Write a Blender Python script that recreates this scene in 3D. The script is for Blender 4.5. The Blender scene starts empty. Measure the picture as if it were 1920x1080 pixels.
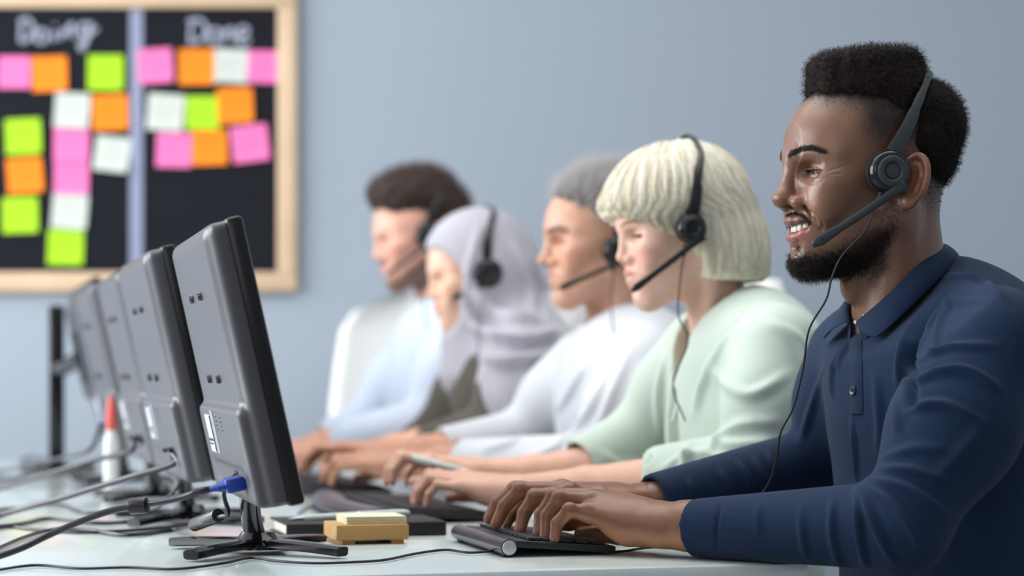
import bpy, bmesh, math, random
import numpy as np
from mathutils import Vector, Matrix, Euler
from mathutils.bvhtree import BVHTree
random.seed(7)
RNG = np.random.default_rng(11)
SC = bpy.context.scene
COL = SC.collection

# ---------------------------------------------------------------- camera, world, lights, exposure
DESK_Z = 0.74
CAM_Z = DESK_Z + 0.216
FPX = 4000.0
HOR = 696.0
cam_d = bpy.data.cameras.new('camera')
cam = bpy.data.objects.new('camera', cam_d); COL.objects.link(cam)
cam.location = (0, 0, CAM_Z); cam.rotation_euler = (math.pi/2, 0, 0)
cam_d.sensor_width = 36.0; cam_d.lens = 36.0*FPX/1920.0
cam_d.shift_y = (HOR-540.0)/1920.0
cam_d.clip_start = 0.05; cam_d.clip_end = 60
cam_d.dof.use_dof = True; cam_d.dof.focus_distance = 2.47; cam_d.dof.aperture_fstop = 2.8
SC.camera = cam
SC.view_settings.view_transform = 'Standard'; SC.view_settings.look = 'None'
SC.view_settings.gamma = 1.0; SC.view_settings.use_curve_mapping = False
SC.view_settings.exposure = 0.0
w = bpy.data.worlds.new('World'); SC.world = w; w.use_nodes = True
w.node_tree.nodes['Background'].inputs[0].default_value = (0.90, 0.94, 1.0, 1)
w.node_tree.nodes['Background'].inputs[1].default_value = 0.26
def area(name, loc, target, sx, sy, power, color):
    l = bpy.data.lights.new(name, 'AREA'); l.shape = 'RECTANGLE'; l.size = sx; l.size_y = sy
    l.energy = power; l.color = color
    o = bpy.data.objects.new(name, l); COL.objects.link(o); o.location = loc
    d = Vector(target)-Vector(loc)
    o.rotation_euler = d.to_track_quat('-Z', 'Y').to_euler()
    return o
area('window_daylight', (-3.4, 3.1, 1.9), (0.3, 3.0, 1.0), 4.6, 2.0, 215, (0.94, 0.97, 1.0))
area('ceiling_light_panel', (0.0, 3.1, 2.95), (0.0, 3.1, 0), 2.6, 2.2, 46, (1.0, 0.98, 0.95))
area('front_window_daylight', (-1.6, -1.8, 2.3), (0.1, 3.0, 0.9), 2.4, 1.6, 16, (0.93, 0.96, 1.0))

# ---------------------------------------------------------------- frames and pixel helper
TH = math.radians(15.0)
RDIR = np.array([-math.sin(TH), math.cos(TH), 0.0])     # along the row, away from the camera
CDIR = np.array([math.cos(TH), math.sin(TH), 0.0])      # across the desk, towards the sitters
ZD = np.array([0, 0, 1.0])
FWD = -CDIR; LEFT = np.cross(ZD, FWD)
def px(x, y, d):
    return np.array([(x-960.0)/FPX*d, d, CAM_Z-(y-HOR)/FPX*d])
DC = np.array([0.337, 2.407, 0.0])                      # near sitter-side corner of the desk
def dk(u, v, z=0.0):                                    # desk frame: u from the sitter edge towards sitters (+), v along the row
    return DC + u*CDIR + v*RDIR + np.array([0, 0, DESK_Z+z])
def on_desk(x, y, z=0.0):                               # desk-top point seen at this pixel
    d = (CAM_Z-DESK_Z-z)*FPX/(y-HOR)
    return px(x, y, d)

# ---------------------------------------------------------------- object helpers
def link(o, parent=None):
    COL.objects.link(o)
    if parent is not None: o.parent = parent
    return o
def tag(o, label=None, cat=None, group=None, kind=None):
    if label: o['label'] = label
    if cat: o['category'] = cat
    if group: o['group'] = group
    if kind: o['kind'] = kind
    return o
def empty(name, loc=(0, 0, 0), rz=0.0):
    o = bpy.data.objects.new(name, None); o.empty_display_size = 0.05
    o.location = loc; o.rotation_euler = (0, 0, rz)
    return link(o)
def mesh_np(name, V, F, mat=None, parent=None, smooth=True, col=None, world_parent=True):
    """V (n,3); F list of tuples or (m,4) array"""
    V = np.asarray(V, dtype=np.float32)
    me = bpy.data.meshes.new(name)
    if isinstance(F, np.ndarray):
        m, k = F.shape
        me.vertices.add(len(V)); me.vertices.foreach_set('co', V.ravel())
        me.loops.add(m*k); me.loops.foreach_set('vertex_index', F.astype(np.int32).ravel())
        me.polygons.add(m); me.polygons.foreach_set('loop_start', np.arange(0, m*k, k, dtype=np.int32))
        me.update(calc_edges=True)
    else:
        me.from_pydata([tuple(map(float, v)) for v in V], [], [tuple(int(i) for i in f) for f in F])
    me.validate()
    if smooth:
        me.polygons.foreach_set('use_smooth', np.ones(len(me.polygons), dtype=bool))
    if col is not None:
        a = me.color_attributes.new('Col', 'FLOAT_COLOR', 'POINT')
        c = np.ones((len(V), 4), dtype=np.float32); c[:, :3] = col
        a.data.foreach_set('color', c.ravel())
    if mat: me.materials.append(mat)
    o = bpy.data.objects.new(name, me)
    link(o, parent)
    if parent is not None and world_parent:
        o.matrix_parent_inverse = parent_world(parent).inverted()
    return o
def parent_world(p):
    m = Matrix.LocRotScale(p.location, p.rotation_euler, p.scale)
    if p.parent is not None:
        m = parent_world(p.parent) @ p.matrix_parent_inverse @ m
    return m
class MB:
    """collects simple solids into one mesh"""
    def __init__(s): s.V = []; s.F = []
    def add(s, V, F):
        n = len(s.V); s.V += [tuple(v) for v in V]; s.F += [tuple(i+n for i in f) for f in F]
        return s
    def box(s, c, size, ax=None, bev=0.0):
        bm = bmesh.new(); bmesh.ops.create_cube(bm, size=1.0)
        bmesh.ops.scale(bm, vec=size, verts=bm.verts)
        if bev > 0: bmesh.ops.bevel(bm, geom=list(bm.edges), offset=bev, segments=2, profile=0.5, affect='EDGES')
        ax = np.eye(3) if ax is None else np.array(ax)
        V = np.array([v.co[:] for v in bm.verts]) @ ax + np.asarray(c)
        F = [[v.index for v in f.verts] for f in bm.faces]; bm.free()
        return s.add(V, F)
    def tube(s, pts, r, n=10, caps=True, sq=None):
        P = np.array(pts, dtype=float); m = len(P)
        R = np.full(m, r) if np.isscalar(r) else np.array(r, dtype=float)
        T = np.gradient(P, axis=0); T /= np.linalg.norm(T, axis=1)[:, None]+1e-12
        up = np.array([0, 0, 1.0]) if abs(T[0][2]) < 0.9 else np.array([1.0, 0, 0])
        V = []
        nn = np.cross(T[0], up); nn /= np.linalg.norm(nn)
        for i in range(m):
            nn = nn - T[i]*np.dot(nn, T[i]); nn /= np.linalg.norm(nn)
            b = np.cross(T[i], nn)
            for k in range(n):
                a = 2*math.pi*k/n
                e = (math.cos(a)*nn*(sq[0] if sq else 1)+math.sin(a)*b*(sq[1] if sq else 1))
                V.append(P[i]+R[i]*e)
        F = [(i*n+k, i*n+(k+1) % n, (i+1)*n+(k+1) % n, (i+1)*n+k) for i in range(m-1) for k in range(n)]
        if caps: F += [tuple(range(n-1, -1, -1)), tuple((m-1)*n+k for k in range(n))]
        return s.add(V, F)
    def lathe(s, prof, o, axis, n=32):
        """prof list of (r, h) along axis from o"""
        axis = np.array(axis, float); axis /= np.linalg.norm(axis)
        up = np.array([0, 0, 1.0]) if abs(axis[2]) < 0.9 else np.array([1.0, 0, 0])
        a1 = np.cross(axis, up); a1 /= np.linalg.norm(a1); a2 = np.cross(axis, a1)
        V = [np.array(o)+axis*h+r*(math.cos(2*math.pi*k/n)*a1+math.sin(2*math.pi*k/n)*a2) for r, h in prof for k in range(n)]
        m = len(prof)
        F = [(i*n+k, (i+1)*n+k, (i+1)*n+(k+1) % n, i*n+(k+1) % n) for i in range(m-1) for k in range(n)]
        F += [tuple(range(n)), tuple((m-1)*n+k for k in range(n-1, -1, -1))]
        return s.add(V, F)
    def build(s, name, mat, parent=None, smooth=True, auto=True):
        o = mesh_np(name, s.V, s.F, mat, parent, smooth)
        if smooth and auto:
            me = o.data
            bm = bmesh.new(); bm.from_mesh(me)
            bmesh.ops.recalc_face_normals(bm, faces=bm.faces)
            for e in bm.edges:
                if len(e.link_faces) == 2 and e.calc_face_angle(0) > 0.7: e.smooth = False
            bm.to_mesh(me); bm.free()
        return o
def spline(pts, n=60):
    """Catmull-Rom through pts"""
    P = np.array(pts, float); P = np.vstack([2*P[0]-P[1], P, 2*P[-1]-P[-2]])
    m = len(P)-3; out = []
    for i in range(m):
        k = max(2, n//m)
        for t in np.linspace(0, 1, k, endpoint=(i == m-1)):
            p0, p1, p2, p3 = P[i:i+4]
            out.append(0.5*((2*p1)+(-p0+p2)*t+(2*p0-5*p1+4*p2-p3)*t*t+(-p0+3*p1-3*p2+p3)*t**3))
    return np.array(out)
def nrm(v):
    v = np.asarray(v, float); return v/np.linalg.norm(v)

# ---------------------------------------------------------------- implicit solids
class Field:
    def __init__(s, lo, hi, h):
        s.h = h; s.lo = np.array(lo, dtype=np.float32)
        n = np.ceil((np.array(hi)-np.array(lo))/h).astype(int)+1
        s.n = n; s.F = np.full(tuple(n), 0.5, dtype=np.float32)
        s.ax = [s.lo[i]+h*np.arange(n[i], dtype=np.float32) for i in range(3)]
    def blk(s, lo, hi, k):
        m = k+3*s.h; sl = []
        for i in range(3):
            a = int(np.floor((lo[i]-m-s.lo[i])/s.h)); b = int(np.ceil((hi[i]+m-s.lo[i])/s.h))+1
            a = max(a, 0); b = min(b, s.n[i])
            if a >= b: return None, None
            sl.append(slice(a, b))
        X = s.ax[0][sl[0]][:, None, None]; Y = s.ax[1][sl[1]][None, :, None]; Z = s.ax[2][sl[2]][None, None, :]
        return tuple(sl), (X, Y, Z)
    def comb(s, sl, d, k, op):
        a = s.F[sl]
        if op == 'sub':
            b = -d
            if k > 0:
                hh = np.maximum(k-np.abs(a-b), 0)/k; s.F[sl] = np.maximum(a, b)+hh*hh*k*0.25
            else: s.F[sl] = np.maximum(a, b)
        else:
            if k > 0:
                hh = np.maximum(k-np.abs(a-d), 0)/k; s.F[sl] = np.minimum(a, d)-hh*hh*k*0.25
            else: s.F[sl] = np.minimum(a, d)
    def ell(s, c, r, k=0.01, op='add', R=None):
        """ellipsoid; R rows = its axes"""
        c = np.array(c, np.float32); r = np.array(r, np.float32)
        if R is None: e = r
        else:
            R = np.array(R, np.float32); e = np.sqrt(((R*r[:, None])**2).sum(0))
        sl, g = s.blk(c-e, c+e, k)
        if sl is None: return s
        X, Y, Z = g[0]-c[0], g[1]-c[1], g[2]-c[2]
        if R is None: q = [X, Y, Z]
        else: q = [R[i, 0]*X+R[i, 1]*Y+R[i, 2]*Z for i in range(3)]
        k0 = np.sqrt((q[0]/r[0])**2+(q[1]/r[1])**2+(q[2]/r[2])**2)
        k1 = np.sqrt((q[0]/r[0]**2)**2+(q[1]/r[1]**2)**2+(q[2]/r[2]**2)**2)
        s.comb(sl, k0*(k0-1)/(k1+1e-9), k, op); return s
    def cone(s, a, b, r1, r2, k=0.01, op='add', flat=None):
        """round cone; flat=(axis, f): squash by f along axis"""
        a = np.array(a, np.float32); b = np.array(b, np.float32); R = max(r1, r2)
        sl, g = s.blk(np.minimum(a, b)-R, np.maximum(a, b)+R, k)
        if sl is None: return s
        X, Y, Z = g[0]-a[0], g[1]-a[1], g[2]-a[2]
        v = b-a; L2 = float((v*v).sum())+1e-12
        t = np.clip((X*v[0]+Y*v[1]+Z*v[2])/L2, 0, 1)
        X = X-t*v[0]; Y = Y-t*v[1]; Z = Z-t*v[2]
        d2 = X*X+Y*Y+Z*Z
        if flat is not None:
            n_, f = flat; q = X*n_[0]+Y*n_[1]+Z*n_[2]
            d2 = d2+q*q*(1/(f*f)-1)
        d = np.sqrt(d2)-(r1+(r2-r1)*t)
        if flat is not None: d = d*min(1.0, flat[1]) if flat[1] < 1 else d
        s.comb(sl, d, k, op); return s
    def chain(s, pts, rs, k=0.01, op='add', flat=None):
        for i in range(len(pts)-1): s.cone(pts[i], pts[i+1], rs[i], rs[i+1], k, op, flat)
        return s
    def rbox(s, c, hf, r, k=0.01, op='add'):
        c = np.array(c, np.float32); hf = np.array(hf, np.float32)
        sl, g = s.blk(c-hf, c+hf, k)
        if sl is None: return s
        q = [np.abs(g[i]-c[i])-hf[i]+r for i in range(3)]
        d = np.sqrt(np.maximum(q[0], 0)**2+np.maximum(q[1], 0)**2+np.maximum(q[2], 0)**2)+np.minimum(np.maximum(np.maximum(q[0], q[1]), q[2]), 0)-r
        s.comb(sl, d, k, op); return s
    def plane(s, p, n, k=0.0, lo=None, hi=None):
        """cut away everything on the +n side (within lo..hi)"""
        p = np.array(p); n = nrm(n)
        sl, g = s.blk(lo if lo is not None else s.lo, hi if hi is not None else s.lo+s.n*s.h, 0)
        if sl is None: return s
        d = -((g[0]-p[0])*n[0]+(g[1]-p[1])*n[1]+(g[2]-p[2])*n[2])
        s.comb(sl, d.astype(np.float32), k, 'sub'); return s
    def mesh(s):
        F = s.F; nx, ny, nz = F.shape
        ins = F < 0
        c = np.zeros((nx-1, ny-1, nz-1), np.uint8)
        for i in (0, 1):
            for j in (0, 1):
                for k in (0, 1):
                    c += ins[i:nx-1+i, j:ny-1+j, k:nz-1+k]
        act = np.argwhere((c > 0) & (c < 8))
        idx = np.full(c.shape, -1, np.int32); idx[tuple(act.T)] = np.arange(len(act))
        off = [(0,0,0),(1,0,0),(0,1,0),(1,1,0),(0,0,1),(1,0,1),(0,1,1),(1,1,1)]
        val = np.stack([F[act[:, 0]+o[0], act[:, 1]+o[1], act[:, 2]+o[2]] for o in off], 1)
        acc = np.zeros((len(act), 3), np.float32); cnt = np.zeros(len(act), np.float32)
        for a in range(8):
            for b in range(a+1, 8):
                oa, ob = np.array(off[a]), np.array(off[b])
                if np.abs(oa-ob).sum() != 1: continue
                va, vb = val[:, a], val[:, b]; m = (va < 0) != (vb < 0)
                t = np.where(m, va/(va-vb+1e-20), 0)
                p = oa[None]+t[:, None]*(ob-oa)[None]
                acc[m] += p[m]; cnt[m] += 1
        V = s.lo+(act+acc/cnt[:, None])*s.h
        Q = []
        for axis in range(3):
            a1, a2 = [(1, 2), (2, 0), (0, 1)][axis]
            sh = [slice(1, -1)]*3; sh[axis] = slice(0, -1)
            A = ins[tuple(sh)]
            sh2 = list(sh); sh2[axis] = slice(1, None)
            B = ins[tuple(sh2)]
            e = np.argwhere(A != B)
            if len(e) == 0: continue
            base = e.copy()+1; base[:, axis] -= 1
            flip = A[tuple(e.T)]
            def cell(d1, d2):
                q = base.copy(); q[:, a1] += d1; q[:, a2] += d2
                return idx[tuple(q.T)]
            q = np.stack([cell(-1, -1), cell(0, -1), cell(0, 0), cell(-1, 0)], 1)
            q[~flip] = q[~flip][:, ::-1]
            Q.append(q)
        Q = np.concatenate(Q); Q = Q[(Q >= 0).all(1)]
        return V.astype(np.float32), Q
def relax(V, Q, it=1, lam=0.5):
    E = np.concatenate([Q[:, [0, 1]], Q[:, [1, 2]], Q[:, [2, 3]], Q[:, [3, 0]]])
    n = len(V); V = V.copy()
    deg = np.bincount(E[:, 0], minlength=n)+np.bincount(E[:, 1], minlength=n)
    for _ in range(it):
        acc = np.zeros_like(V)
        for c in range(3):
            acc[:, c] = np.bincount(E[:, 0], V[E[:, 1], c], n)+np.bincount(E[:, 1], V[E[:, 0], c], n)
        V += lam*(acc/np.maximum(deg, 1)[:, None]-V)
    return V
def normals(V, Q):
    n = np.cross(V[Q[:, 2]]-V[Q[:, 0]], V[Q[:, 3]]-V[Q[:, 1]])
    N = np.zeros_like(V)
    for k in range(4):
        for c in range(3): N[:, c] += np.bincount(Q[:, k], n[:, c], len(V))
    return N/(np.linalg.norm(N, axis=1)[:, None]+1e-12)
def join_vf(parts):
    V = []; F = []; C = []; n = 0
    for p in parts:
        V.append(p[0]); F.append(p[1]+n); n += len(p[0])
        if len(p) > 2: C.append(p[2])
    return np.concatenate(V), np.concatenate(F), (np.concatenate(C) if C else None)
def gauss(V, c, r):
    d = (V-np.array(c))/np.array(r); return np.exp(-(d*d).sum(1))
def seg_dist(V, pts):
    """distance of V to a polyline and the parameter along it"""
    P = np.array(pts, float); best = np.full(len(V), 9.0); tt = np.zeros(len(V)); m = len(P)-1
    for i in range(m):
        a, b = P[i], P[i+1]; v = b-a
        t = np.clip(((V-a)@v)/((v@v)+1e-12), 0, 1)
        d = np.linalg.norm(V-(a+t[:, None]*v), axis=1)
        w_ = d < best; best[w_] = d[w_]; tt[w_] = (i+t[w_])/m
    return best, tt
def smooth01(x, a, b):
    t = np.clip((x-a)/(b-a), 0, 1); return t*t*(3-2*t)
def vnoise(P, s, seed=0):
    """cheap smooth value noise in [-1,1]"""
    p = np.asarray(P)*s+seed*17.3
    i = np.floor(p).astype(np.int64); f = p-i; f = f*f*(3-2*f); out = 0
    def hsh(a): 
        n = (a[:, 0]*374761393+a[:, 1]*668265263+a[:, 2]*2147483647+seed*974711) & 0x7fffffff
        n = ((n ^ (n >> 13))*1274126177) & 0x7fffffff
        return (n & 0xffff)/32767.5-1
    for dx in (0, 1):
        for dy in (0, 1):
            for dz in (0, 1):
                w_ = (f[:, 0] if dx else 1-f[:, 0])*(f[:, 1] if dy else 1-f[:, 1])*(f[:, 2] if dz else 1-f[:, 2])
                out = out+w_*hsh(i+np.array([dx, dy, dz]))
    return out
def strands(name, P, rad, mat, parent=None):
    """P (n,k,3) hair strands"""
    n, k, _ = P.shape
    hc = bpy.data.hair_curves.new(name)
    hc.add_curves([k]*n)
    hc.attributes['position'].data.foreach_set('vector', P.astype(np.float32).ravel())
    a = hc.attributes.get('radius') or hc.attributes.new('radius', 'FLOAT', 'POINT')
    r = np.tile(np.linspace(1, 0.35, k)*rad, n).astype(np.float32) if np.isscalar(rad) else np.asarray(rad, np.float32).ravel()
    a.data.foreach_set('value', r)
    hc.materials.append(mat)
    o = bpy.data.objects.new(name, hc); link(o, parent)
    if parent is not None: o.matrix_parent_inverse = parent_world(parent).inverted()
    return o
def sample_surface(V, Q, N, n, wt):
    """random points on a quad mesh, weighted by per-vertex weight"""
    c = V[Q].mean(1); a = np.linalg.norm(np.cross(V[Q[:, 2]]-V[Q[:, 0]], V[Q[:, 3]]-V[Q[:, 1]]), axis=1)*0.5
    p = a*wt[Q].mean(1); p = p/p.sum()
    f = RNG.choice(len(Q), n, p=p)
    u, v = RNG.random(n)[:, None], RNG.random(n)[:, None]
    q = Q[f]
    pos = (V[q[:, 0]]*(1-u)+V[q[:, 1]]*u)*(1-v)+(V[q[:, 3]]*(1-u)+V[q[:, 2]]*u)*v
    nn = N[q].mean(1); nn /= np.linalg.norm(nn, axis=1)[:, None]
    return pos, nn, q[:, 0]

# ---------------------------------------------------------------- materials
def srgb(r, g, b):
    return tuple(((c/255.0)/12.92 if c/255.0 <= 0.04045 else ((c/255.0+0.055)/1.055)**2.4) for c in (r, g, b))
def mat(name, color, rough=0.5, metal=0.0, bump=None, var=None, spec=0.5, sss=0.0, coat=0.0, sheen=0.0, attr=False, alpha=None, trans=0.0):
    """bump=(scale, strength[, distance]); var=(scale, amount)"""
    m = bpy.data.materials.new(name); m.use_nodes = True
    nt = m.node_tree; b = nt.nodes['Principled BSDF']
    b.inputs['Base Color'].default_value = (*color, 1); b.inputs['Roughness'].default_value = rough
    b.inputs['Metallic'].default_value = metal; b.inputs['Specular IOR Level'].default_value = spec
    if sss: 
        b.inputs['Subsurface Weight'].default_value = sss; b.inputs['Subsurface Radius'].default_value = (1.0, 0.4, 0.25); b.inputs['Subsurface Scale'].default_value = 0.006
    if coat: b.inputs['Coat Weight'].default_value = coat; b.inputs['Coat Roughness'].default_value = 0.08
    if sheen: b.inputs['Sheen Weight'].default_value = sheen; b.inputs['Sheen Roughness'].default_value = 0.4
    if trans: b.inputs['Transmission Weight'].default_value = trans
    tc = nt.nodes.new('ShaderNodeTexCoord')
    src = None
    if attr:
        at = nt.nodes.new('ShaderNodeVertexColor'); at.layer_name = 'Col'; src = at.outputs[0]
    if var:
        n = nt.nodes.new('ShaderNodeTexNoise'); n.inputs['Scale'].default_value = var[0]; n.inputs['Detail'].default_value = 4
        nt.links.new(tc.outputs['Object'], n.inputs['Vector'])
        mr = nt.nodes.new('ShaderNodeMapRange'); mr.inputs['To Min'].default_value = 1-var[1]; mr.inputs['To Max'].default_value = 1+var[1]
        mr.inputs['From Min'].default_value = 0.25; mr.inputs['From Max'].default_value = 0.75
        nt.links.new(n.outputs['Fac'], mr.inputs['Value'])
        mx = nt.nodes.new('ShaderNodeMix'); mx.data_type = 'RGBA'; mx.blend_type = 'MULTIPLY'; mx.inputs[0].default_value = 1
        mx.inputs[6].default_value = (*color, 1)
        if src is not None: nt.links.new(src, mx.inputs[6])
        nt.links.new(mr.outputs[0], mx.inputs[7]); src = mx.outputs[2]
    if src is not None: nt.links.new(src, b.inputs['Base Color'])
    if bump:
        n = nt.nodes.new('ShaderNodeTexNoise'); n.inputs['Scale'].default_value = bump[0]; n.inputs['Detail'].default_value = 3
        nt.links.new(tc.outputs['Object'], n.inputs['Vector'])
        bp = nt.nodes.new('ShaderNodeBump'); bp.inputs['Strength'].default_value = bump[1]; bp.inputs['Distance'].default_value = bump[2] if len(bump) > 2 else 0.001
        nt.links.new(n.outputs['Fac'], bp.inputs['Height']); nt.links.new(bp.outputs['Normal'], b.inputs['Normal'])
    return m
# ---------------------------------------------------------------- the room
M_wall = mat('wall_paint', srgb(158, 168, 180), 0.75, bump=(180, 0.08))
M_floor = mat('floor_grey', srgb(150, 152, 150), 0.5, var=(6, 0.08))
M_white = mat('white_plastic', srgb(224, 226, 227), 0.45)
WALL_Y = 5.62
MB().box((0.2, WALL_Y+0.06, 1.5), (7.6, 0.12, 3.0)).build('wall_back', M_wall, smooth=False)
MB().box((2.66, 2.6, 1.5), (0.12, 6.4, 3.0)).build('wall_right', M_wall, smooth=False)  # out-of-view wall, added to block ambient light from the right
MB().box((0.2, 2.6, -0.05), (7.6, 7.0, 0.1)).build('floor', M_floor, smooth=False)
MB().box((0.2, 2.6, 3.05), (7.6, 7.0, 0.1)).build('ceiling', mat('ceiling_white', srgb(235, 236, 236), 0.8), smooth=False)
for n_ in ('wall_back', 'wall_right', 'floor', 'ceiling'): bpy.data.objects[n_]['kind'] = 'structure'
# ---------------------------------------------------------------- desk
M_desk = mat('desk_glossy_white', srgb(216, 226, 224), 0.16, coat=0.4, var=(3, 0.03))
M_dleg = mat('desk_leg_grey', srgb(190, 194, 196), 0.4, metal=0.4)
dsk = tag(empty('office_desk', dk(-0.8, 1.5, -DESK_Z)), 'long glossy white desk the five people work at', 'desk')
AXD = np.array([CDIR, RDIR, ZD])
MB().box(dk(-0.83, 1.56, -0.0125), (1.66, 3.12, 0.025), AXD, 0.006).build('desk_top', M_desk, dsk)
for u in (-1.5, -0.75):
    for v in (0.25, 1.6, 2.9):
        MB().box(dk(u, v, -0.025-0.3575), (0.05, 0.05, 0.715), AXD, 0.004).build('leg', M_dleg, dsk)
# ---------------------------------------------------------------- people: heads, hands, limbs
def head_field(h, P):
    """head in its own frame: origin between the ear canals, x forward, y to the person's left, z up"""
    g = P.get
    f = Field((-0.125, -0.105, -0.235), (0.145, 0.105, 0.145), h)
    jw = g('jaw', 1.0); fem = g('fem', 0.0)
    f.ell((0.002, 0, 0.040), (0.099, 0.0755, 0.086), 0.0)
    f.ell((0.048, 0, 0.034), (0.060, 0.058, 0.046), 0.03)                 # forehead
    f.ell((0.046, 0, -0.025), (0.058, 0.062, 0.070), 0.03)               # mid face
    f.ell((0.040, 0, -0.070), (0.052, 0.048*jw, 0.036), 0.03)            # lower face
    for s in (-1, 1):
        f.cone((0.004, s*0.056*jw, -0.050), (0.078, s*0.014, -0.100), 0.014, 0.014, 0.025)  # jaw line
        f.cone((0.000, s*0.060, -0.010), (0.004, s*0.056*jw, -0.055), 0.012, 0.014, 0.02)
        f.ell((0.072, s*0.047, -0.016), (0.024, 0.020, 0.018), 0.02)     # cheekbone
        ck = g('cheek', 1.0)
        f.ell((0.078, s*0.037, -0.036), (0.020*ck, 0.019*ck, 0.019*ck), 0.016)  # cheek
    ch = g('chin', 0.0)
    f.ell((0.084+ch, 0, -0.101), (0.0185, 0.020, 0.0155), 0.022)           # chin
    f.ell((0.083, 0, -0.066), (0.024, 0.031, 0.028), 0.018)              # muzzle
    br = g('brow', 1.0)
    for s in (-1, 1):                                                     # brow ridge
        f.cone((0.103, s*0.010, 0.019), (0.070, s*0.050, 0.020), 0.0105*br, 0.009*br, 0.016)
    for s in (-1, 1):                                                     # eye sockets
        f.ell((0.1030, s*0.032, 0.001), (0.0170, 0.0165, 0.0095), 0.012, 'sub')
    ex, ey, ez = EYE
    for s in (-1, 1):                                                     # lids around the eyeball
        f.ell((ex-0.0005, s*ey, ez), (0.0142, 0.0158, 0.0138), 0.006)
        op = g('eye_open', 0.0034)
        f.ell((ex+0.012, s*(ey+0.0005), ez-0.0012), (0.0085, 0.0160, op), 0.0012, 'sub')
        f.chain([(ex+0.0085, s*(ey-0.0140), ez-0.0012), (ex+0.0132, s*(ey-0.004), ez+op*0.95), (ex+0.0122, s*(ey+0.007), ez+op*0.85), (ex+0.0040, s*(ey+0.0165), ez-0.001)],
                [0.0012, 0.0019, 0.0019, 0.0013], 0.0022)                # upper lid rim
        f.chain([(ex+0.0085, s*(ey-0.0140), ez-0.0018), (ex+0.0125, s*(ey-0.003), ez-op-0.003), (ex+0.0112, s*(ey+0.008), ez-op-0.0024), (ex+0.0040, s*(ey+0.0165), ez-0.0022)],
                [0.0012, 0.0018, 0.0018, 0.0012], 0.003)                 # lower lid
        if g('bags', 0): f.chain([(ex+0.0100, s*(ey-0.010), ez-0.0075), (ex+0.0105, s*(ey+0.002), ez-0.0105), (ex+0.006, s*(ey+0.014), ez-0.0075)], [0.0018, 0.0028, 0.0018], 0.004)
    ns = g('nose', 1.0); nt = g('nose_tip', 0.0); nw = g('nose_wide', 1.0)
    f.cone((0.1065, 0, 0.010), (0.1120+nt*0.5, 0, -0.022), 0.0070*ns, 0.0085*ns, 0.008)   # bridge
    f.ell((0.1135+nt, 0, -0.0295), (0.0128*ns, 0.0120*nw, 0.0108*ns), 0.008)               # tip
    for s in (-1, 1):
        f.ell((0.1015+nt*0.4, s*0.0158*nw, -0.0345), (0.0135, 0.0082*nw, 0.0092), 0.006)     # wings
        f.ell((0.1085+nt*0.7, s*0.0075*nw, -0.0425), (0.0075, 0.0040*nw, 0.0048), 0.003, 'sub')
    # mouth
    ms = g('smile', 0.0); mo = g('mouth_open', 0.0); lp = g('lips', 1.0)
    cx, cy, cz = 0.0905-0.006*ms, 0.0245+0.0085*ms, -0.0640+0.0065*ms
    if mo > 0:
        for s in (-1, 1):
            f.chain([(0.104, 0, -0.0655), (0.1015, s*0.012, -0.0645), (0.0965, s*0.021, -0.0615), (cx+0.001, s*(cy-0.001), cz-0.0005)], [0.0092*mo, 0.0090*mo, 0.0078*mo, 0.0034], 0.003, 'sub')
    for s in (-1, 1):
        f.chain([(0.1085, 0, -0.0560), (0.1080, s*0.006, -0.0552), (0.1035, s*0.016, -0.0570+0.002*ms), (cx, s*cy, cz)],
                [0.0044*lp, 0.0047*lp, 0.0036*lp, 0.0018], 0.004)
        zl = -0.0690-0.0078*mo
        f.chain([(0.1050, 0, zl), (0.1040, s*0.008, zl+0.0004), (0.0990, s*0.018, zl+0.0055+0.001*ms), (cx, s*cy, cz-0.001)],
                [0.0054*lp, 0.0054*lp, 0.0040*lp, 0.0018], 0.004)
        if ms > 0:                                                        # smile crease beside the mouth
            f.chain([(0.1015, s*0.0235, -0.036), (0.0945, s*0.0345, -0.050), (0.0865, s*0.0395, -0.066)], [0.0012, 0.0020, 0.0010], 0.006, 'sub')
            f.ell((0.081, s*0.0430, -0.047), (0.014, 0.0110, 0.016), 0.010)
    f.ell((0.1085, 0, -0.086), (0.010, 0.016, 0.0050), 0.010, 'sub')     # hollow under the lip
    # ears
    if g('ears', True):
        for s in (-1, 1):
            o = np.array([-0.001, s*0.0755, -0.016])
            ou = nrm((-0.62, s*0.78, 0)); ud = nrm((-0.22, 0, 1)); no = nrm(np.cross(ou, ud))*s
            R = np.array([ou, ud, np.cross(ou, ud)])
            ce = o+ou*0.011
            f.ell(ce+ud*0.006, (0.0185, 0.0255, 0.0045), 0.004, R=R)
            nn_ = np.cross(ou, ud); nn_ = nn_ if nn_[0] > 0 else -nn_
            hel = []
            for a in np.linspace(-0.9, 2.55, 14):                          # helix: from the front over the top, down the back
                hel.append(ce+ud*(0.004+0.0285*math.cos(a))+ou*(0.0175*math.sin(a))+nn_*0.003)
            f.chain(hel, [0.0030]*3+[0.0036]*9+[0.003]*2, 0.003)
            f.ell(ce+ud*(-0.021)-ou*0.002, (0.0090, 0.0090, 0.0050), 0.010, R=R)        # lobe
            f.ell(ce+nn_*0.0060+ud*0.004+ou*0.001, (0.0105, 0.0165, 0.0055), 0.003, 'sub', R=R)  # concha
            f.chain([ce+ud*0.020+ou*0.006+nn_*0.002, ce+ud*0.006+ou*0.0095+nn_*0.003, ce-ud*0.010+ou*0.0055+nn_*0.003], [0.0018, 0.0026, 0.0022], 0.003)
    # neck
    nb = np.array(g('neck_base', (-0.055, 0, -0.215))); nr = g('neck_r', 0.057)
    f.cone((-0.014, 0, -0.040), nb, nr*0.90, nr*1.0, 0.028)
    f.cone((-0.032, 0, -0.015), nb+np.array([0.000, 0, 0.02]), nr*0.66, nr*0.86, 0.03)
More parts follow.
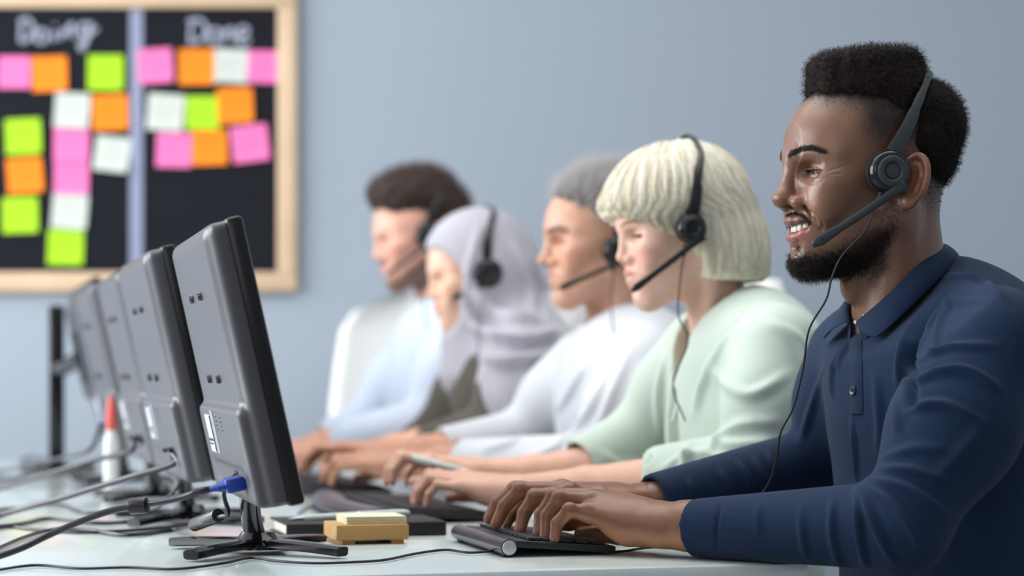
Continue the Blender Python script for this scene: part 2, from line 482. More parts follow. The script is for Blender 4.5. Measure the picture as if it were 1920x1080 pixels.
    for s in (-1, 1):
        f.cone((-0.014, s*0.056, -0.045), nb+np.array([0.046, s*0.020, 0.010]), 0.012, 0.011, 0.02)
    if not fem: f.ell(nb*0.55+np.array([0.055, 0, -0.010]), (0.012, 0.012, 0.016), 0.02)
    return f
EYE = (0.0805, 0.0325, 0.0005)
def teeth_mesh(T, matT, parent, mo):
    """upper row of separate rounded teeth on an arc, in head coordinates"""
    root = None
    mb = MB()
    ang = [-74, -58, -42, -25, -8.5, 8.5, 25, 42, 58, 74]
    wd = [0.0066, 0.0068, 0.0072, 0.0070, 0.0086, 0.0086, 0.0070, 0.0072, 0.0068, 0.0066]
    for a, w_ in zip(ang, wd):
        t = math.radians(a); r = 0.0292
        c = np.array([0.0745+r*math.cos(t), r*0.90*math.sin(t), -0.0630+0.0030*(abs(a)/60)**2])
        ax = np.array([[math.cos(t), math.sin(t), 0], [-math.sin(t), math.cos(t), 0], [0, 0, 1]])
        mb.box(c, (0.0045, w_, 0.0118-0.002*(abs(a)/60)), ax, 0.0014)
    V = np.array(mb.V)@T[:3, :3].T+T[:3, 3]
    return mesh_np('teeth', V, mb.F, matT, parent)
def eyes(T, parent, iris, M_e, look=(0, 0)):
    """two eyeballs, each with iris and pupil as coloured rings of one mesh"""
    out = []
    for s in (-1, 1):
        n, m = 24, 18; V = []; F = []; C = []
        for i in range(m+1):
            th = math.pi*i/m
            for k in range(n):
                a = 2*math.pi*k/n
                V.append((math.cos(th), math.sin(th)*math.cos(a), math.sin(th)*math.sin(a)))
                C.append(srgb(12, 10, 10) if i <= 1 else (iris if i <= 3 else srgb(172, 162, 154)))
        for i in range(m):
            for k in range(n): F.append((i*n+k, i*n+(k+1) % n, (i+1)*n+(k+1) % n, (i+1)*n+k))
        R = Euler((0, look[1], look[0])).to_matrix(); R = np.array(R)
        V = (np.array(V)*0.0124)@R.T+np.array([EYE[0], s*EYE[1], EYE[2]])
        V = V@T[:3, :3].T+T[:3, 3]
        out.append(mesh_np('eyeball', V, np.array(F), M_e, parent, col=np.array(C)))
    return out
def headT(pos, yaw_extra=0.0, pitch=0.0, roll=0.0, scale=1.0):
    """head frame -> world. pitch>0 looks down; yaw_extra>0 turns towards the person's left (the camera)"""
    B = np.array([FWD, LEFT, ZD]).T
    R = np.array(Matrix.Rotation(yaw_extra, 3, 'Z') @ Matrix.Rotation(pitch, 3, 'Y') @ Matrix.Rotation(roll, 3, 'X'))
    T = np.eye(4); T[:3, :3] = (B@R)*scale; T[:3, 3] = pos
    return T
def app(T, V): return np.asarray(V)@T[:3, :3].T+T[:3, 3]
def inv_app(T, P): return np.linalg.inv(T[:3, :3])@(np.asarray(P)-T[:3, 3])
def hand_field(h, W, fingers, thumb, fore, rr=1.0, kn=1.0, lo_pad=0.03):
    """W wrist; fingers: list (index..pinky) of joint lists [MCP, PIP, DIP, TIP] in world; thumb [CMC, MCP, IP, TIP]; fore: forearm points with radii"""
    allp = np.array([W]+[p for fg in fingers for p in fg]+list(thumb)+[q for q, _ in fore])
    f = Field(allp.min(0)-lo_pad, allp.max(0)+lo_pad, h)
    fr = [(0.0098, 0.0090, 0.0080, 0.0068), (0.0102, 0.0094, 0.0082, 0.0070), (0.0097, 0.0088, 0.0078, 0.0067), (0.0088, 0.0078, 0.0069, 0.0060)]
    pn = len(fore)
    if pn > 1: f.chain([q for q, _ in fore], [r for _, r in fore], 0.012)
    M = [fg[0] for fg in fingers]
    for i, fg in enumerate(fingers):                                     # metacarpals
        wp = W+(np.array(M[i])-np.mean(M, axis=0))*0.45
        f.cone(wp, fg[0], 0.0165*rr, 0.0108*rr, 0.014)
    for i in range(3):
        f.cone((np.array(M[i])+M[i+1])/2*0.8+W*0.2, (np.array(M[i])+M[i+1])/2*0.35+W*0.65, 0.010*rr, 0.015*rr, 0.012)
    # heel of the hand and thumb mount
    up = nrm(np.cross(np.array(M[0])-W, np.array(M[3])-W)); 
    if up[2] < 0: up = -up
    f.ell(W*0.55+np.array(M[3])*0.45-up*0.010*rr, (0.019*rr,)*3, 0.014)
    f.cone(W*0.80+np.array(M[3])*0.20-up*0.008*rr, W*0.35+np.array(M[3])*0.65-up*0.008*rr, 0.016*rr, 0.012*rr, 0.014)
    f.cone(thumb[0], thumb[1], 0.0165*rr, 0.0120*rr, 0.014)
    f.chain(thumb[1:], [0.0112*rr, 0.0100*rr, 0.0082*rr], 0.004)
    for i, fg in enumerate(fingers):
        r = [q*rr for q in fr[i]]
        g = Field(np.min(fg, axis=0)-0.02, np.max(fg, axis=0)+0.02, h) if False else None
        f.cone(fg[0], fg[1], r[0], r[1], 0.006)
        f.cone(fg[1], fg[2], r[1]*0.97, r[2], 0.003)
        f.cone(fg[2], fg[3], r[2]*0.97, r[3], 0.003)
        if kn:                                                            # knuckle bulges
            d0 = nrm(np.array(fg[1])-fg[0]); d1 = nrm(np.array(fg[2])-fg[1])
            o = nrm(d0-d1+1e-6*up)
            f.ell(np.array(fg[1])+o*0.0012, (r[1]*1.02,)*3, 0.003)
            f.ell(np.array(fg[0])+up*0.0022, (r[0]*1.02,)*3, 0.006)
    return f
def finger_chain(mcp, d, dn, L, bends, side=None):
    """joints from MCP; d start direction, dn curl direction, L three lengths, bends three angles (deg) cumulative"""
    out = [np.array(mcp, float)]; a = 0.0
    d = nrm(d); dn = nrm(np.array(dn)-d*np.dot(dn, d))
    for l, b in zip(L, bends):
        a += math.radians(b)
        out.append(out[-1]+l*(d*math.cos(a)+dn*math.sin(a)))
    return out
def nails(fingers, upv, M_n, parent, rr=1.0):
    for fg in fingers:
        d = nrm(np.array(fg[3])-fg[2]); o = nrm(np.array(upv)-d*np.dot(upv, d)); s_ = np.cross(d, o)
        c = np.array(fg[3])-d*0.0005+o*0.0058*rr
        n = 5; V = []; F = []
        for i in range(n):
            for j in range(n):
                u, v = (i/(n-1)-0.5)*2, (j/(n-1)-0.5)*2
                V.append(c+d*u*0.0055*rr*(1-0.12*v*v)+s_*v*0.0048*rr*(1-0.12*u*u)-o*(0.0022*v*v+0.0012*u*u)*rr)
        for i in range(n-1):
            for j in range(n-1): F.append((i*n+j, i*n+j+1, (i+1)*n+j+1, (i+1)*n+j))
        MB().add(V, F).build('fingernail', M_n, parent)

def cam_ray(x, y): return nrm(np.array([(x-960.0)/FPX, 1.0, -(y-HOR)/FPX]))
CAMP = np.array([0, 0, CAM_Z])
def add_folds(V, Q, folds, jit=0.0):
    """folds: list of (list of pixels, height, width): draped ridges found on the surface that the photograph shows there"""
    N = normals(V, Q)
    bvh = BVHTree.FromPolygons([tuple(map(float, v)) for v in V], [tuple(map(int, q)) for q in Q])
    D = np.zeros(len(V))
    for pts, hgt, wid in folds:
        P3 = []
        for (x, y) in spline([(a, b, 0) for a, b in pts], 14)[:, :2]:
            r = cam_ray(x, y); hit = bvh.ray_cast(Vector(CAMP), Vector(r))
            if hit[0] is not None: P3.append(np.array(hit[0]))
        if len(P3) < 3: continue
        P3 = np.array(P3)
        jump = np.linalg.norm(np.diff(P3, axis=0), axis=1)
        if (jump > 0.08).any(): 
            i = int(np.argmax(jump > 0.08)); P3 = P3[:i+1] if i > len(P3)/2 else P3[i+1:]
            if len(P3) < 3: continue
        wid = wid*0.75; lo, hi = P3.min(0)-4*wid, P3.max(0)+4*wid
        ids = np.where(((V > lo) & (V < hi)).all(1))[0]
        d, t = seg_dist(V[ids], P3)
        q = (d/wid)**2
        D[ids] += hgt*(1-0.75*q)*np.exp(-q)*np.clip(np.sin(np.pi*np.clip(t, 0.02, 0.98)), 0, 1)**0.6
    return V+2.2*N*D[:, None]

def on_face(V, pts):
    """snap (y, z) points onto the front of the face mesh"""
    out = []
    for p in pts:
        c = np.where((V[:, 0] > 0.03), (V[:, 1]-p[1])**2+(V[:, 2]-p[2])**2, 9.0)
        i = np.argsort(c)[:6]; i = i[np.argmax(V[i, 0])]; out.append(V[i].copy())
    return out
# ---------------------------------------------------------------- the man in the navy shirt
def skin_mat(name, rough=0.42, sss=0.12, bump=0.25):
    return mat(name, (0.3, 0.15, 0.1), rough, attr=True, sss=sss, bump=(420, bump, 0.0006), var=(60, 0.06))
M_skin_d = skin_mat('skin_deep_brown', 0.34, 0.06, 0.35)
M_eye = mat('eye', (0.8, 0.8, 0.8), 0.22, attr=True)
M_teeth = mat('teeth_enamel', srgb(238, 230, 214), 0.18, sss=0.1)
M_hair_bk = mat('hair_black_brown', srgb(30, 21, 18), 0.55, spec=0.35)
D1 = 2.58
H1 = px(1642, 330, D1)
T1 = headT(H1, yaw_extra=0.0, pitch=math.radians(0), scale=1.02)
man = tag(empty('person', (H1[0]+0.06, H1[1], 0.0)), 'smiling bearded man in a navy long-sleeved polo shirt typing at the front of the row', 'person', 'call agents in a row')
P1 = dict(smile=1.0, mouth_open=1.0, cheek=1.08, nose=1.12, nose_tip=0.003, nose_wide=1.22, lips=1.15, eye_open=0.0021, bags=1, jaw=1.0, brow=1.05, neck_base=(-0.042, 0, -0.225), neck_r=0.055)
hf = head_field(0.0014, P1)
Vh, Qh = hf.mesh(); Vh = relax(Vh, Qh, 2, 0.4)
Nh = normals(Vh, Qh)
def skin_paint(V, base, lip=None, lipmask=None, blush=0.0, P=None):
    C = np.tile(np.array(base), (len(V), 1))
    return C
SK1 = np.array(srgb(127, 92, 73))
C = np.tile(SK1, (len(Vh), 1))
def blend(C, col, m): return C*(1-m[:, None])+np.array(col)*m[:, None]
def lip_mask(V, P):
    ms, mo = P.get('smile', 0), P.get('mouth_open', 0)
    cy = 0.0245+0.0085*ms; cx = 0.0905-0.006*ms; cz = -0.0640+0.0065*ms; zl = -0.0690-0.0078*mo
    up = []; dn = []
    for s in (-1, 1):
        up.append(seg_dist(V, [(0.1085, 0, -0.0560), (0.1080, s*0.006, -0.0552), (0.1035, s*0.016, -0.0570+0.002*ms), (cx, s*cy, cz)])[0])
        dn.append(seg_dist(V, [(0.1050, 0, zl), (0.1040, s*0.008, zl+0.0004), (0.0990, s*0.018, zl+0.0055+0.001*ms), (cx, s*cy, cz-0.001)])[0])
    lp = P.get('lips', 1.0)
    u = 1-smooth01(np.minimum(*up), 0.0048*lp, 0.0066*lp); d = 1-smooth01(np.minimum(*dn), 0.0056*lp, 0.0074*lp)
    return u, d
lu, ld = lip_mask(Vh, P1)
C = blend(C, srgb(118, 72, 66), lu*0.9); C = blend(C, srgb(158, 94, 88), ld*0.95)
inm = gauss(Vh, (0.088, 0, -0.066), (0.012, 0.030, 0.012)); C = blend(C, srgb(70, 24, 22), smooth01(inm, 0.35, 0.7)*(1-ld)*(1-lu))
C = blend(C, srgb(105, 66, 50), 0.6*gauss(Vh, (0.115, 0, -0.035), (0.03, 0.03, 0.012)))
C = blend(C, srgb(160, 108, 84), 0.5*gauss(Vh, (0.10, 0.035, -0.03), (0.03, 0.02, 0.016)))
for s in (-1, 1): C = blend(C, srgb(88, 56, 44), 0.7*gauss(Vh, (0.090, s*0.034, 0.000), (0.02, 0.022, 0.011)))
C = blend(C, srgb(150, 96, 76), 0.75*np.clip(gauss(Vh, (-0.014, 0.09, -0.006), (0.02, 0.018, 0.036))*1.4, 0, 1))
# clipped fade at the sides and nape: stubble tints the scalp
def scalp_mask(V):
    x, y, z = V[:, 0], np.abs(V[:, 1]), V[:, 2]
    top = smooth01(z-0.25*np.clip(x-0.03, 0, 1), 0.050, 0.086)*(x < 0.095)
    back = smooth01(-x, 0.014, 0.055)*smooth01(z, -0.062, 0.005)
    sideb = smooth01(z, 0.004, 0.060)*smooth01(0.066-x, 0.0, 0.040)
    return np.clip(np.maximum(np.maximum(top*smooth01(0.098-x, 0, 0.02), back), sideb), 0, 1)
sm = scalp_mask(Vh)
nzv = vnoise(Vh, 260, 3)*0.12
C = blend(C, srgb(40, 28, 24), np.clip(sm*1.05+nzv*sm, 0, 0.93))
def beard_mask(V):
    x, y, z = V[:, 0], np.abs(V[:, 1]), V[:, 2]
    chin = smooth01(-z, 0.086, 0.096)*smooth01(x, -0.005, 0.03)*smooth01(-z, 0.0, 0.13)
    low = smooth01(-z-(0.092-0.50*np.clip(0.085-x, 0, 0.075)), -0.012, 0.018)*smooth01(x, 0.000, 0.018)*(z < 0.0)
    front = smooth01(x, 0.06, 0.09)
    chin_c = 1-np.clip(gauss(V, (0.105, 0, -0.095), (0.014, 0.013, 0.006)), 0, 1)*0.9
    neck = 1-smooth01(-z, 0.108, 0.128)
    jaw = low*chin_c*neck
    md = np.minimum(*[seg_dist(V, [(0.108, 0, -0.0485), (0.1055, s_*0.012, -0.0485), (0.098, s_*0.024, -0.0520), (0.090, s_*0.0325, -0.0575)])[0] for s_ in (-1, 1)])
    must = 1-smooth01(md, 0.0025, 0.0058)
    soul = np.clip(gauss(V, (0.103, 0, -0.0865), (0.010, 0.005, 0.004))*1.2, 0, 1)
    side = smooth01(x, 0.000, 0.012)*(1-smooth01(x, 0.022, 0.040))*smooth01(-z, -0.01, 0.03)*(1-smooth01(-z, 0.09, 0.11))*0.40
    return np.clip(np.maximum.reduce([jaw, must, soul, side]), 0, 1)*(1-np.clip(lu+ld, 0, 1)) if len(V) == len(Vh) else np.clip(jaw, 0, 1)
bmk = beard_mask(Vh)
C = blend(C, srgb(38, 27, 23), bmk*0.62)
W1h = app(T1, Vh)
W1h = add_folds(W1h, Qh, [([(1549, 322), (1566, 317), (1588, 309)], -0.00035, 0.0019), ([(1550, 327), (1566, 327), (1582, 325)], -0.0003, 0.0018), ([(1547, 331), (1562, 337), (1576, 341)], -0.00025, 0.0018), ([(1508, 338), (1520, 345), (1534, 343), (1546, 336)], -0.0006, 0.0016),
    ([(1512, 332), (1524, 337), (1540, 333)], 0.0005, 0.0020), ([(1504, 384), (1516, 394), (1527, 406), (1533, 424)], -0.0009, 0.0036), ([(1502, 319), (1520, 315), (1546, 320)], -0.0005, 0.0014), ([(1540, 412), (1543, 424), (1541, 436)], -0.0004, 0.0026)])
body_parts1 = [(W1h.astype(np.float32), Qh, C)]
def pxh(T, x, y, c):
    """head-frame point seen at pixel (x, y) on the plane y=c of the head frame"""
    n = T[:3, 1]/np.linalg.norm(T[:3, 1]); p0 = app(T, (0, c, 0)); r = cam_ray(x, y)
    return inv_app(T, CAMP+r*(np.dot(p0-CAMP, n)/np.dot(r, n)))
# ---- hair
def hair_volume(ells, h, T, lo, hi, amp, freq, groove=None, k=0.02, seed=1, boxes=()):
    f = Field(lo, hi, h)
    for c, hfs, r in boxes: f.rbox(c, hfs, r, k*0.5)
    for c, r in ells: f.ell(c, r, k)
    if groove is not None: f.chain(groove, [0.007]*len(groove), 0.006, 'sub')
    V, Q = f.mesh(); V = relax(V, Q, 1)
    N = normals(V, Q)
    V = V+N*(amp*(vnoise(V, freq, seed)+0.6*vnoise(V, freq*2.3, seed+1)))[:, None]
    return V, Q, normals(V, Q)
def band_path(lat, n=40):
    """headband from the left ear over the crown to the right ear; lat = list of (x, y, z) for the left half, last one at y=0"""
    L = [np.array(p, float) for p in lat]
    return spline(L+[p*np.array([1, -1, 1]) for p in L[-2::-1]], n)
cup1 = pxh(T1, 1670, 322, 0.092)
bl = [cup1+np.array([-0.004, -0.003, 0.022]), pxh(T1, 1700, 240, 0.089), pxh(T1, 1722, 190, 0.079), pxh(T1, 1737, 152, 0.055), np.array([-0.066, 0, 0.126])]
bp1 = band_path(bl)
hv = [((0.004, 0, 0.104), (0.060, 0.070, 0.034)), ((-0.034, 0, 0.040), (0.046, 0.0800, 0.050)), ((-0.014, 0, 0.096), (0.044, 0.075, 0.044)), ((-0.020, 0, 0.080), (0.052, 0.0775, 0.032)),
      ((-0.052, 0, 0.060), (0.054, 0.072, 0.057)), ((-0.049, 0, 0.022), (0.046, 0.066, 0.044))]
Vv, Qv, Nv = hair_volume(hv, 0.0022, T1, (-0.13, -0.095, -0.04), (0.11, 0.095, 0.17), 0.0016, 230, [p for p in bp1[4:-4]], k=0.012, boxes=[((0.022, 0, 0.1130), (0.0560, 0.040, 0.029), 0.016), ((0.012, 0, 0.1130), (0.0520, 0.054, 0.030), 0.018), ((0.004, 0, 0.114), (0.042, 0.064, 0.032), 0.018)])
hair1 = mesh_np('hair', app(T1, Vv), Qv, mat('afro_hair', srgb(29, 20, 17), 0.8, bump=(900, 0.9, 0.002), var=(160, 0.35), spec=0.2), man)
wv = ((Vv[:, 2] > -0.01) & (np.abs(Vv[:, 1]) < 0.2)).astype(float)
# only where the volume lies outside the head
def curls(V, Q, N, n, L, r0, seed, wt, down=0.0, curl=1.0, k=6):
    pos, nn, _ = sample_surface(V, Q, N, n, wt)
    t = np.linspace(0, 1, k)[None, :, None]
    ph = RNG.random((n, 1, 1))*6.28; e1 = np.cross(nn, RNG.normal(size=(n, 3))); e1 /= np.linalg.norm(e1, axis=1)[:, None]
    e2 = np.cross(nn, e1); Ls = (L*(0.5+0.8*RNG.random((n, 1, 1))))
    P = pos[:, None]-nn[:, None]*0.0015+nn[:, None]*Ls*t
    P = P+curl*Ls*0.22*t*(np.cos(ph+t*7)*e1[:, None]+np.sin(ph+t*7)*e2[:, None])
    P = P+np.array([0.0, 0, -1.0])*down*Ls*t*t
    return P
strands('curls', app(T1, curls(Vv, Qv, Nv, 15000, 0.0075, 0, 5, wv).reshape(-1, 3)).reshape(15000, 6, 3), 0.00022, M_hair_bk, hair1)
# clipped sides
wsd = np.clip(sm, 0, 1)**1.5
strands('clipped_sides', app(T1, curls(Vh, Qh, Nh, 22000, 0.0036, 0, 6, wsd, curl=0.8, k=4).reshape(-1, 3)).reshape(22000, 4, 3), 0.00018, M_hair_bk, hair1)
# beard: longest at the chin
chinw = bmk*(0.12+smooth01(-Vh[:, 2], 0.075, 0.105)*smooth01(Vh[:, 0], 0.02, 0.07)) + 0.35*bmk*(Vh[:, 2] > -0.06)
Pb = curls(Vh, Qh, Nh, 9000, 0.0046, 0, 7, bmk**1.3, down=0.5, curl=1.0, k=5)
brd = strands('beard', app(T1, Pb.reshape(-1, 3)).reshape(9000, 5, 3), 0.00017, M_hair_bk, man)
wc = bmk*smooth01(-Vh[:, 2], 0.088, 0.104)*smooth01(Vh[:, 0], 0.015, 0.06)
Pc = curls(Vh, Qh, Nh, 7000, 0.0072, 0, 8, wc**1.2, down=0.35, curl=1.0, k=6)
strands('chin_beard', app(T1, Pc.reshape(-1, 3)).reshape(7000, 6, 3), 0.00019, M_hair_bk, brd)
# moustache following the upper lip
mst = np.zeros(len(Vh))
for s_ in (-1, 1):
    mst = np.maximum(mst, 1-smooth01(seg_dist(Vh, spline(on_face(Vh, [(0, 0, -0.0480), (0, s_*0.010, -0.0480), (0, s_*0.019, -0.0490), (0, s_*0.027, -0.0520), (0, s_*0.033, -0.0570)]), 20))[0], 0.0022, 0.0046))
Pm = curls(Vh, Qh, Nh, 1300, 0.0034, 0, 9, mst*(1-np.clip(lu*1.5, 0, 1))+1e-9, down=0.8, curl=0.8, k=4)
strands('moustache', app(T1, Pm.reshape(-1, 3)).reshape(1300, 4, 3), 0.00013, M_hair_bk, man)
def eyebrows(V, Q, N, T, pts, half, n, L, r, M, parent):
    pts = on_face(V, pts)
    wt = np.zeros(len(V))
    for s in (-1, 1):
        d, t = seg_dist(V, [(p[0], s*p[1], p[2]) for p in pts]); wt = np.maximum(wt, np.clip(1-d/(half*(1.15-0.6*t)), 0, 1)**0.6)
    pos, nn, _ = sample_surface(V, Q, N, n, wt)
    sg = np.sign(pos[:, 1])[:, None]
    dr = np.stack([-0.55*np.ones(n), np.sign(pos[:, 1])*0.9, 0.25+0.25*RNG.normal(size=n)], 1)
    t = np.linspace(0, 1, 4)[None, :, None]; Ls = L*(0.6+0.6*RNG.random((n, 1, 1)))
    P = pos[:, None]-nn[:, None]*0.0006+dr[:, None]*Ls*t+nn[:, None]*Ls*0.45*np.sin(t*2.2)
    return strands('eyebrows', app(T, P.reshape(-1, 3)).reshape(n, 4, 3), r, M, parent)
eyebrows(Vh, Qh, Nh, T1, [(0.111, 0.011, 0.018), (0.102, 0.025, 0.0250), (0.088, 0.041, 0.0265), (0.074, 0.053, 0.0195)], 0.0036, 1300, 0.005, 0.0002, M_hair_bk, man)
def lashes(T, M, parent, op):
    P = []
    for s in (-1, 1):
        for t in np.linspace(0, 1, 70):
            a = math.radians(-46+112*t); R_ = 0.0150
            p = np.array([EYE[0]+R_*math.cos(a), s*(EYE[1]+R_*1.08*math.sin(a)), EYE[2]+op*0.55*math.sin(math.pi*t)+0.0002]); dr = nrm((math.cos(a), s*math.sin(a)*1.2, -0.15))
            P.append([p-dr*0.001, p+dr*0.0028+np.array([0, 0, -0.0006]), p+dr*0.0060+np.array([0, 0, 0.0004])])
    P = np.array(P); n = len(P)
    return strands('eyelashes', app(T, P.reshape(-1, 3)).reshape(n, 3, 3), 0.00030, M, parent)
lashes(T1, M_hair_bk, man, 0.0026)
# ---- headset
M_hs = mat('headset_grey', srgb(52, 58, 62), 0.42, bump=(500, 0.05))
M_hs2 = mat('headset_gloss_black', srgb(24, 26, 30), 0.15)
M_foam = mat('headset_foam', srgb(22, 22, 24), 0.9, bump=(500, 0.6))
M_cord = mat('cord_black', srgb(34, 30, 36), 0.5)
def flat_strip(P, out, wd, th):
    """ribbon-like bar along P, thickness th along out(i), width wd"""
    P = np.array(P); T_ = np.gradient(P, axis=0); T_ /= np.linalg.norm(T_, axis=1)[:, None]
    mb = MB(); V = []; n = 8
    for i in range(len(P)):
        o = out[i]-T_[i]*np.dot(out[i], T_[i]); o /= np.linalg.norm(o); b = np.cross(T_[i], o)
        w_ = wd[i] if not np.isscalar(wd) else wd
        for a in range(n):
            c, s_ = math.cos(2*math.pi*(a+0.5)/n), math.sin(2*math.pi*(a+0.5)/n)
            V.append(P[i]+b*0.54*w_*np.sign(c)*abs(c)**0.5+o*0.54*th*np.sign(s_)*abs(s_)**0.5)
    m = len(P); F = [(i*n+k, i*n+(k+1) % n, (i+1)*n+(k+1) % n, (i+1)*n+k) for i in range(m-1) for k in range(n)]
    F += [tuple(range(n-1, -1, -1)), tuple((m-1)*n+k for k in range(n))]
    return mb.add(V, F)
def build_headset(label, T, cup, band, bandw, boom_tip, boom_y, cable_pts, r=0.024, boom_w=0.0095, mats=None, group='headsets worn by the call agents', both=True):
    Ma, Mg = mats or (M_hs, M_hs2)
    root = tag(empty('headset', app(T, cup+np.array([0, 0, -r]))), label, 'headset', group)
    for s in ((1, -1) if both else (1,)):
        c = np.array([cup[0], s*cup[1], cup[2]]); A = nrm((0.10, s*1.0, 0.02))
        pts = lambda prof, o: [(rr, hh) for rr, hh in prof]
        Wc = app(T, c); Aw = nrm(T[:3, :3]@A); sc = np.linalg.norm(T[:3, 0])
        ec = MB().lathe([(r*0.55, -0.020), (r*0.96, -0.019), (r*1.10, -0.013), (r*1.06, -0.007), (r*0.9, -0.006)], Wc, Aw, 36).build('ear_cushion', M_foam, root)
        hs = MB().lathe([(r*0.9, -0.007), (r*1.05, -0.006), (r*1.07, 0.0), (r*1.0, 0.004), (r*0.90, 0.006), (r*0.78, 0.0068)], Wc, Aw, 40).build('ear_cup', Mg, root)
        MB().lathe([(r*0.76, 0.004), (r*0.76, 0.0080), (r*0.70, 0.0092), (r*0.50, 0.0096), (r*0.44, 0.0088), (r*0.40, 0.0072), (r*0.37, 0.0070), (r*0.34, 0.0084), (r*0.05, 0.0088)], Wc, Aw, 40).build('cap', Ma, hs)
    B = app(T, band); ctr = app(T, (band[0][0]*0.5, 0, 0.02)); out = B-ctr
    m = len(B); wd = np.array([bandw*(1.35 if (i < 5 or i > m-6) else (1.0 if (i < 12 or i > m-13) else 0.78)) for i in range(m)])
    flat_strip(B, out, wd, 0.0038).build('headband', Ma, root)
    k_ = 9
    for seg in ((B[:k_], out[:k_]), (B[-k_:], out[-k_:])):
        flat_strip(seg[0]+np.array([nrm(o)*0.0014 for o in seg[1]]), seg[1], bandw*1.25*np.linspace(1.25, 0.95, k_), 0.0048).build('slider_arm', Ma, root)
    p0 = cup+np.array([-0.014, 0.009, -0.014]); p3 = np.array(boom_tip)
    mid = (p0+p3)/2+np.array([0, boom_y, 0])
    bm_ = spline([p0, p0*0.7+p3*0.3+np.array([0, boom_y*0.8, 0]), mid, p0*0.2+p3*0.8+np.array([0, boom_y*0.5, 0]), p3], 30)
    Bm = app(T, bm_); ob = np.array([LEFT]*len(Bm))
    bo = flat_strip(Bm, ob, boom_w*np.concatenate([np.linspace(1.35, 0.95, 6), np.linspace(0.95, 0.9, len(Bm)-14), np.linspace(1.0, 1.25, 5), np.linspace(1.2, 0.55, 3)]), 0.0055).build('microphone_boom', Ma, root)
    dm = nrm(Bm[-1]-Bm[-3])
    MB().lathe([(0.0012, 0), (0.0012, 0.0008)], Bm[-4]+LEFT*0.0028, LEFT, 10).build('microphone_hole', M_foam, bo)
    cs = spline(cable_pts, 90)
    MB().tube(cs[:5] if False else spline(cable_pts[:2], 8), 0.0030, 8).build('strain_relief', M_cord, root)
    MB().tube(cs, 0.00125, 7).build('cord', M_cord, root)
    return root
tip1 = pxh(T1, 1524, 460, 0.052)
cab1 = [app(T1, pxh(T1, 1652, 362, 0.090)), app(T1, pxh(T1, 1644, 385, 0.090)), px(1620, 435, 2.475), px(1580, 478, 2.47), px(1560, 520, 2.47), px(1549, 562, 2.47), px(1517, 618, 2.47), px(1506, 690, 2.475),
        px(1487, 765, 2.485), px(1464, 810, 2.49), px(1456, 860, 2.50), px(1442, 905, 2.51), px(1416, 942, 2.52), px(1385, 985, 2.53)]
build_headset('dark grey headset with boom microphone worn by the man in navy', T1, cup1, bp1, 0.0105, tip1, 0.006, cab1)
# ---- shirt, arms, hands
def shirt_field(h, J, pad=0.05):
    """torso + sleeves from a joint dictionary (world coordinates)"""
    B = np.array([FWD, LEFT, ZD]); 
    yaw = J.get('yaw', 0.0)
    if yaw:
        R = np.array(Matrix.Rotation(yaw, 3, 'Z')); B = (R@B.T).T
    pts = [J[k] for k in ('SL', 'SR', 'EL', 'ER', 'CL', 'CR')]+[J['belly']-np.array([0.2, 0.2, J.get('len', 0.22)]), J['belly']+np.array([0.2, 0.2, 0]), J['neck']+np.array([0, 0, 0.08]), J['back']+np.array([0.16, 0.1, 0])]
    f = Field(np.min(pts, axis=0)-pad-0.03, np.max(pts, axis=0)+pad+0.03, h)
    for c, r in J['ells']: f.ell(c, r, J.get('kt', 0.06), R=B)
    rs = J['rs']
    f.cone(J['SL']*0.85+J['SR']*0.15, J['SR']*0.85+J['SL']*0.15, rs[0]*0.86, rs[0]*0.86, 0.05)
    for s in ('SL', 'SR'):
        f.cone(J['neck'], J[s], J.get('neck_w', 0.062), rs[0]*0.8, 0.05)
    for a in ('L', 'R'):
        S, E, Cc = J['S'+a], J['E'+a], J['C'+a]
        up = np.array([0, 0, 0.0])
        f.cone(S, E, rs[0], rs[1], 0.030)
        f.ell(S*0.55+E*0.45, (rs[0]*1.03,)*3, 0.04)
        f.cone(E, Cc, rs[1]*0.97, rs[2], 0.018)
        d = nrm(Cc-E)
        # open cuff
        e = Cc+d*0.004
        lo, hi = e-0.10, e+0.10
        f.plane(e, d, 0.0, lo+np.abs(d)*0+np.minimum(d, 0)*0, hi)
        f.cone(Cc-d*0.012, Cc+d*0.05, rs[2]-0.0075, rs[2]-0.0075, 0.003, 'sub')
    if 'cut' in J:
        for p, n_ in J['cut']: f.plane(p, n_, 0.01)
    return f
def pf(x, y, c, H=H1):
    """point at pixel on the plane 'c metres left of the sagittal plane'"""
    p0 = H+LEFT*c; r = cam_ray(x, y); return CAMP+r*(np.dot(p0-CAMP, LEFT)/np.dot(r, LEFT))
def mirror(p, H=H1): d = np.dot(np.array(p)-H, LEFT); return np.array(p)-2*d*LEFT
nb1 = app(T1, (-0.042, 0, -0.225))
SL1 = px(1868, 655, 2.385); SR1 = SL1-0.355*LEFT+np.array([0, 0, -0.004])
EL1 = px(1690, 985, 2.31); CL1 = px(1306, 990, 2.465)
ER1 = px(1562, 862, 2.80); CR1 = px(1228, 938, 2.655)
J1 = dict(SL=SL1, SR=SR1, EL=EL1, ER=ER1, CL=CL1, CR=CR1, neck=nb1, belly=px(1785, 990, 2.58), back=px(1825, 690, 2.58), rs=(0.067, 0.051, 0.034), len=0.30,
          ells=[(px(1762, 760, 2.58), (0.116, 0.165, 0.180)), (px(1772, 980, 2.58), (0.118, 0.160, 0.20)), (px(1828, 700, 2.58), (0.095, 0.160, 0.110)), (px(1730, 735, 2.58), (0.092, 0.13, 0.085)), (px(1800, 1180, 2.58), (0.125, 0.165, 0.14))])
sf1 = shirt_field(0.0033, J1)
sf1.cone(app(T1, (-0.030, 0, -0.05)), nb1+np.array([0, 0, 0.02]), 0.050, 0.048, 0.004, 'sub')      # neck opening
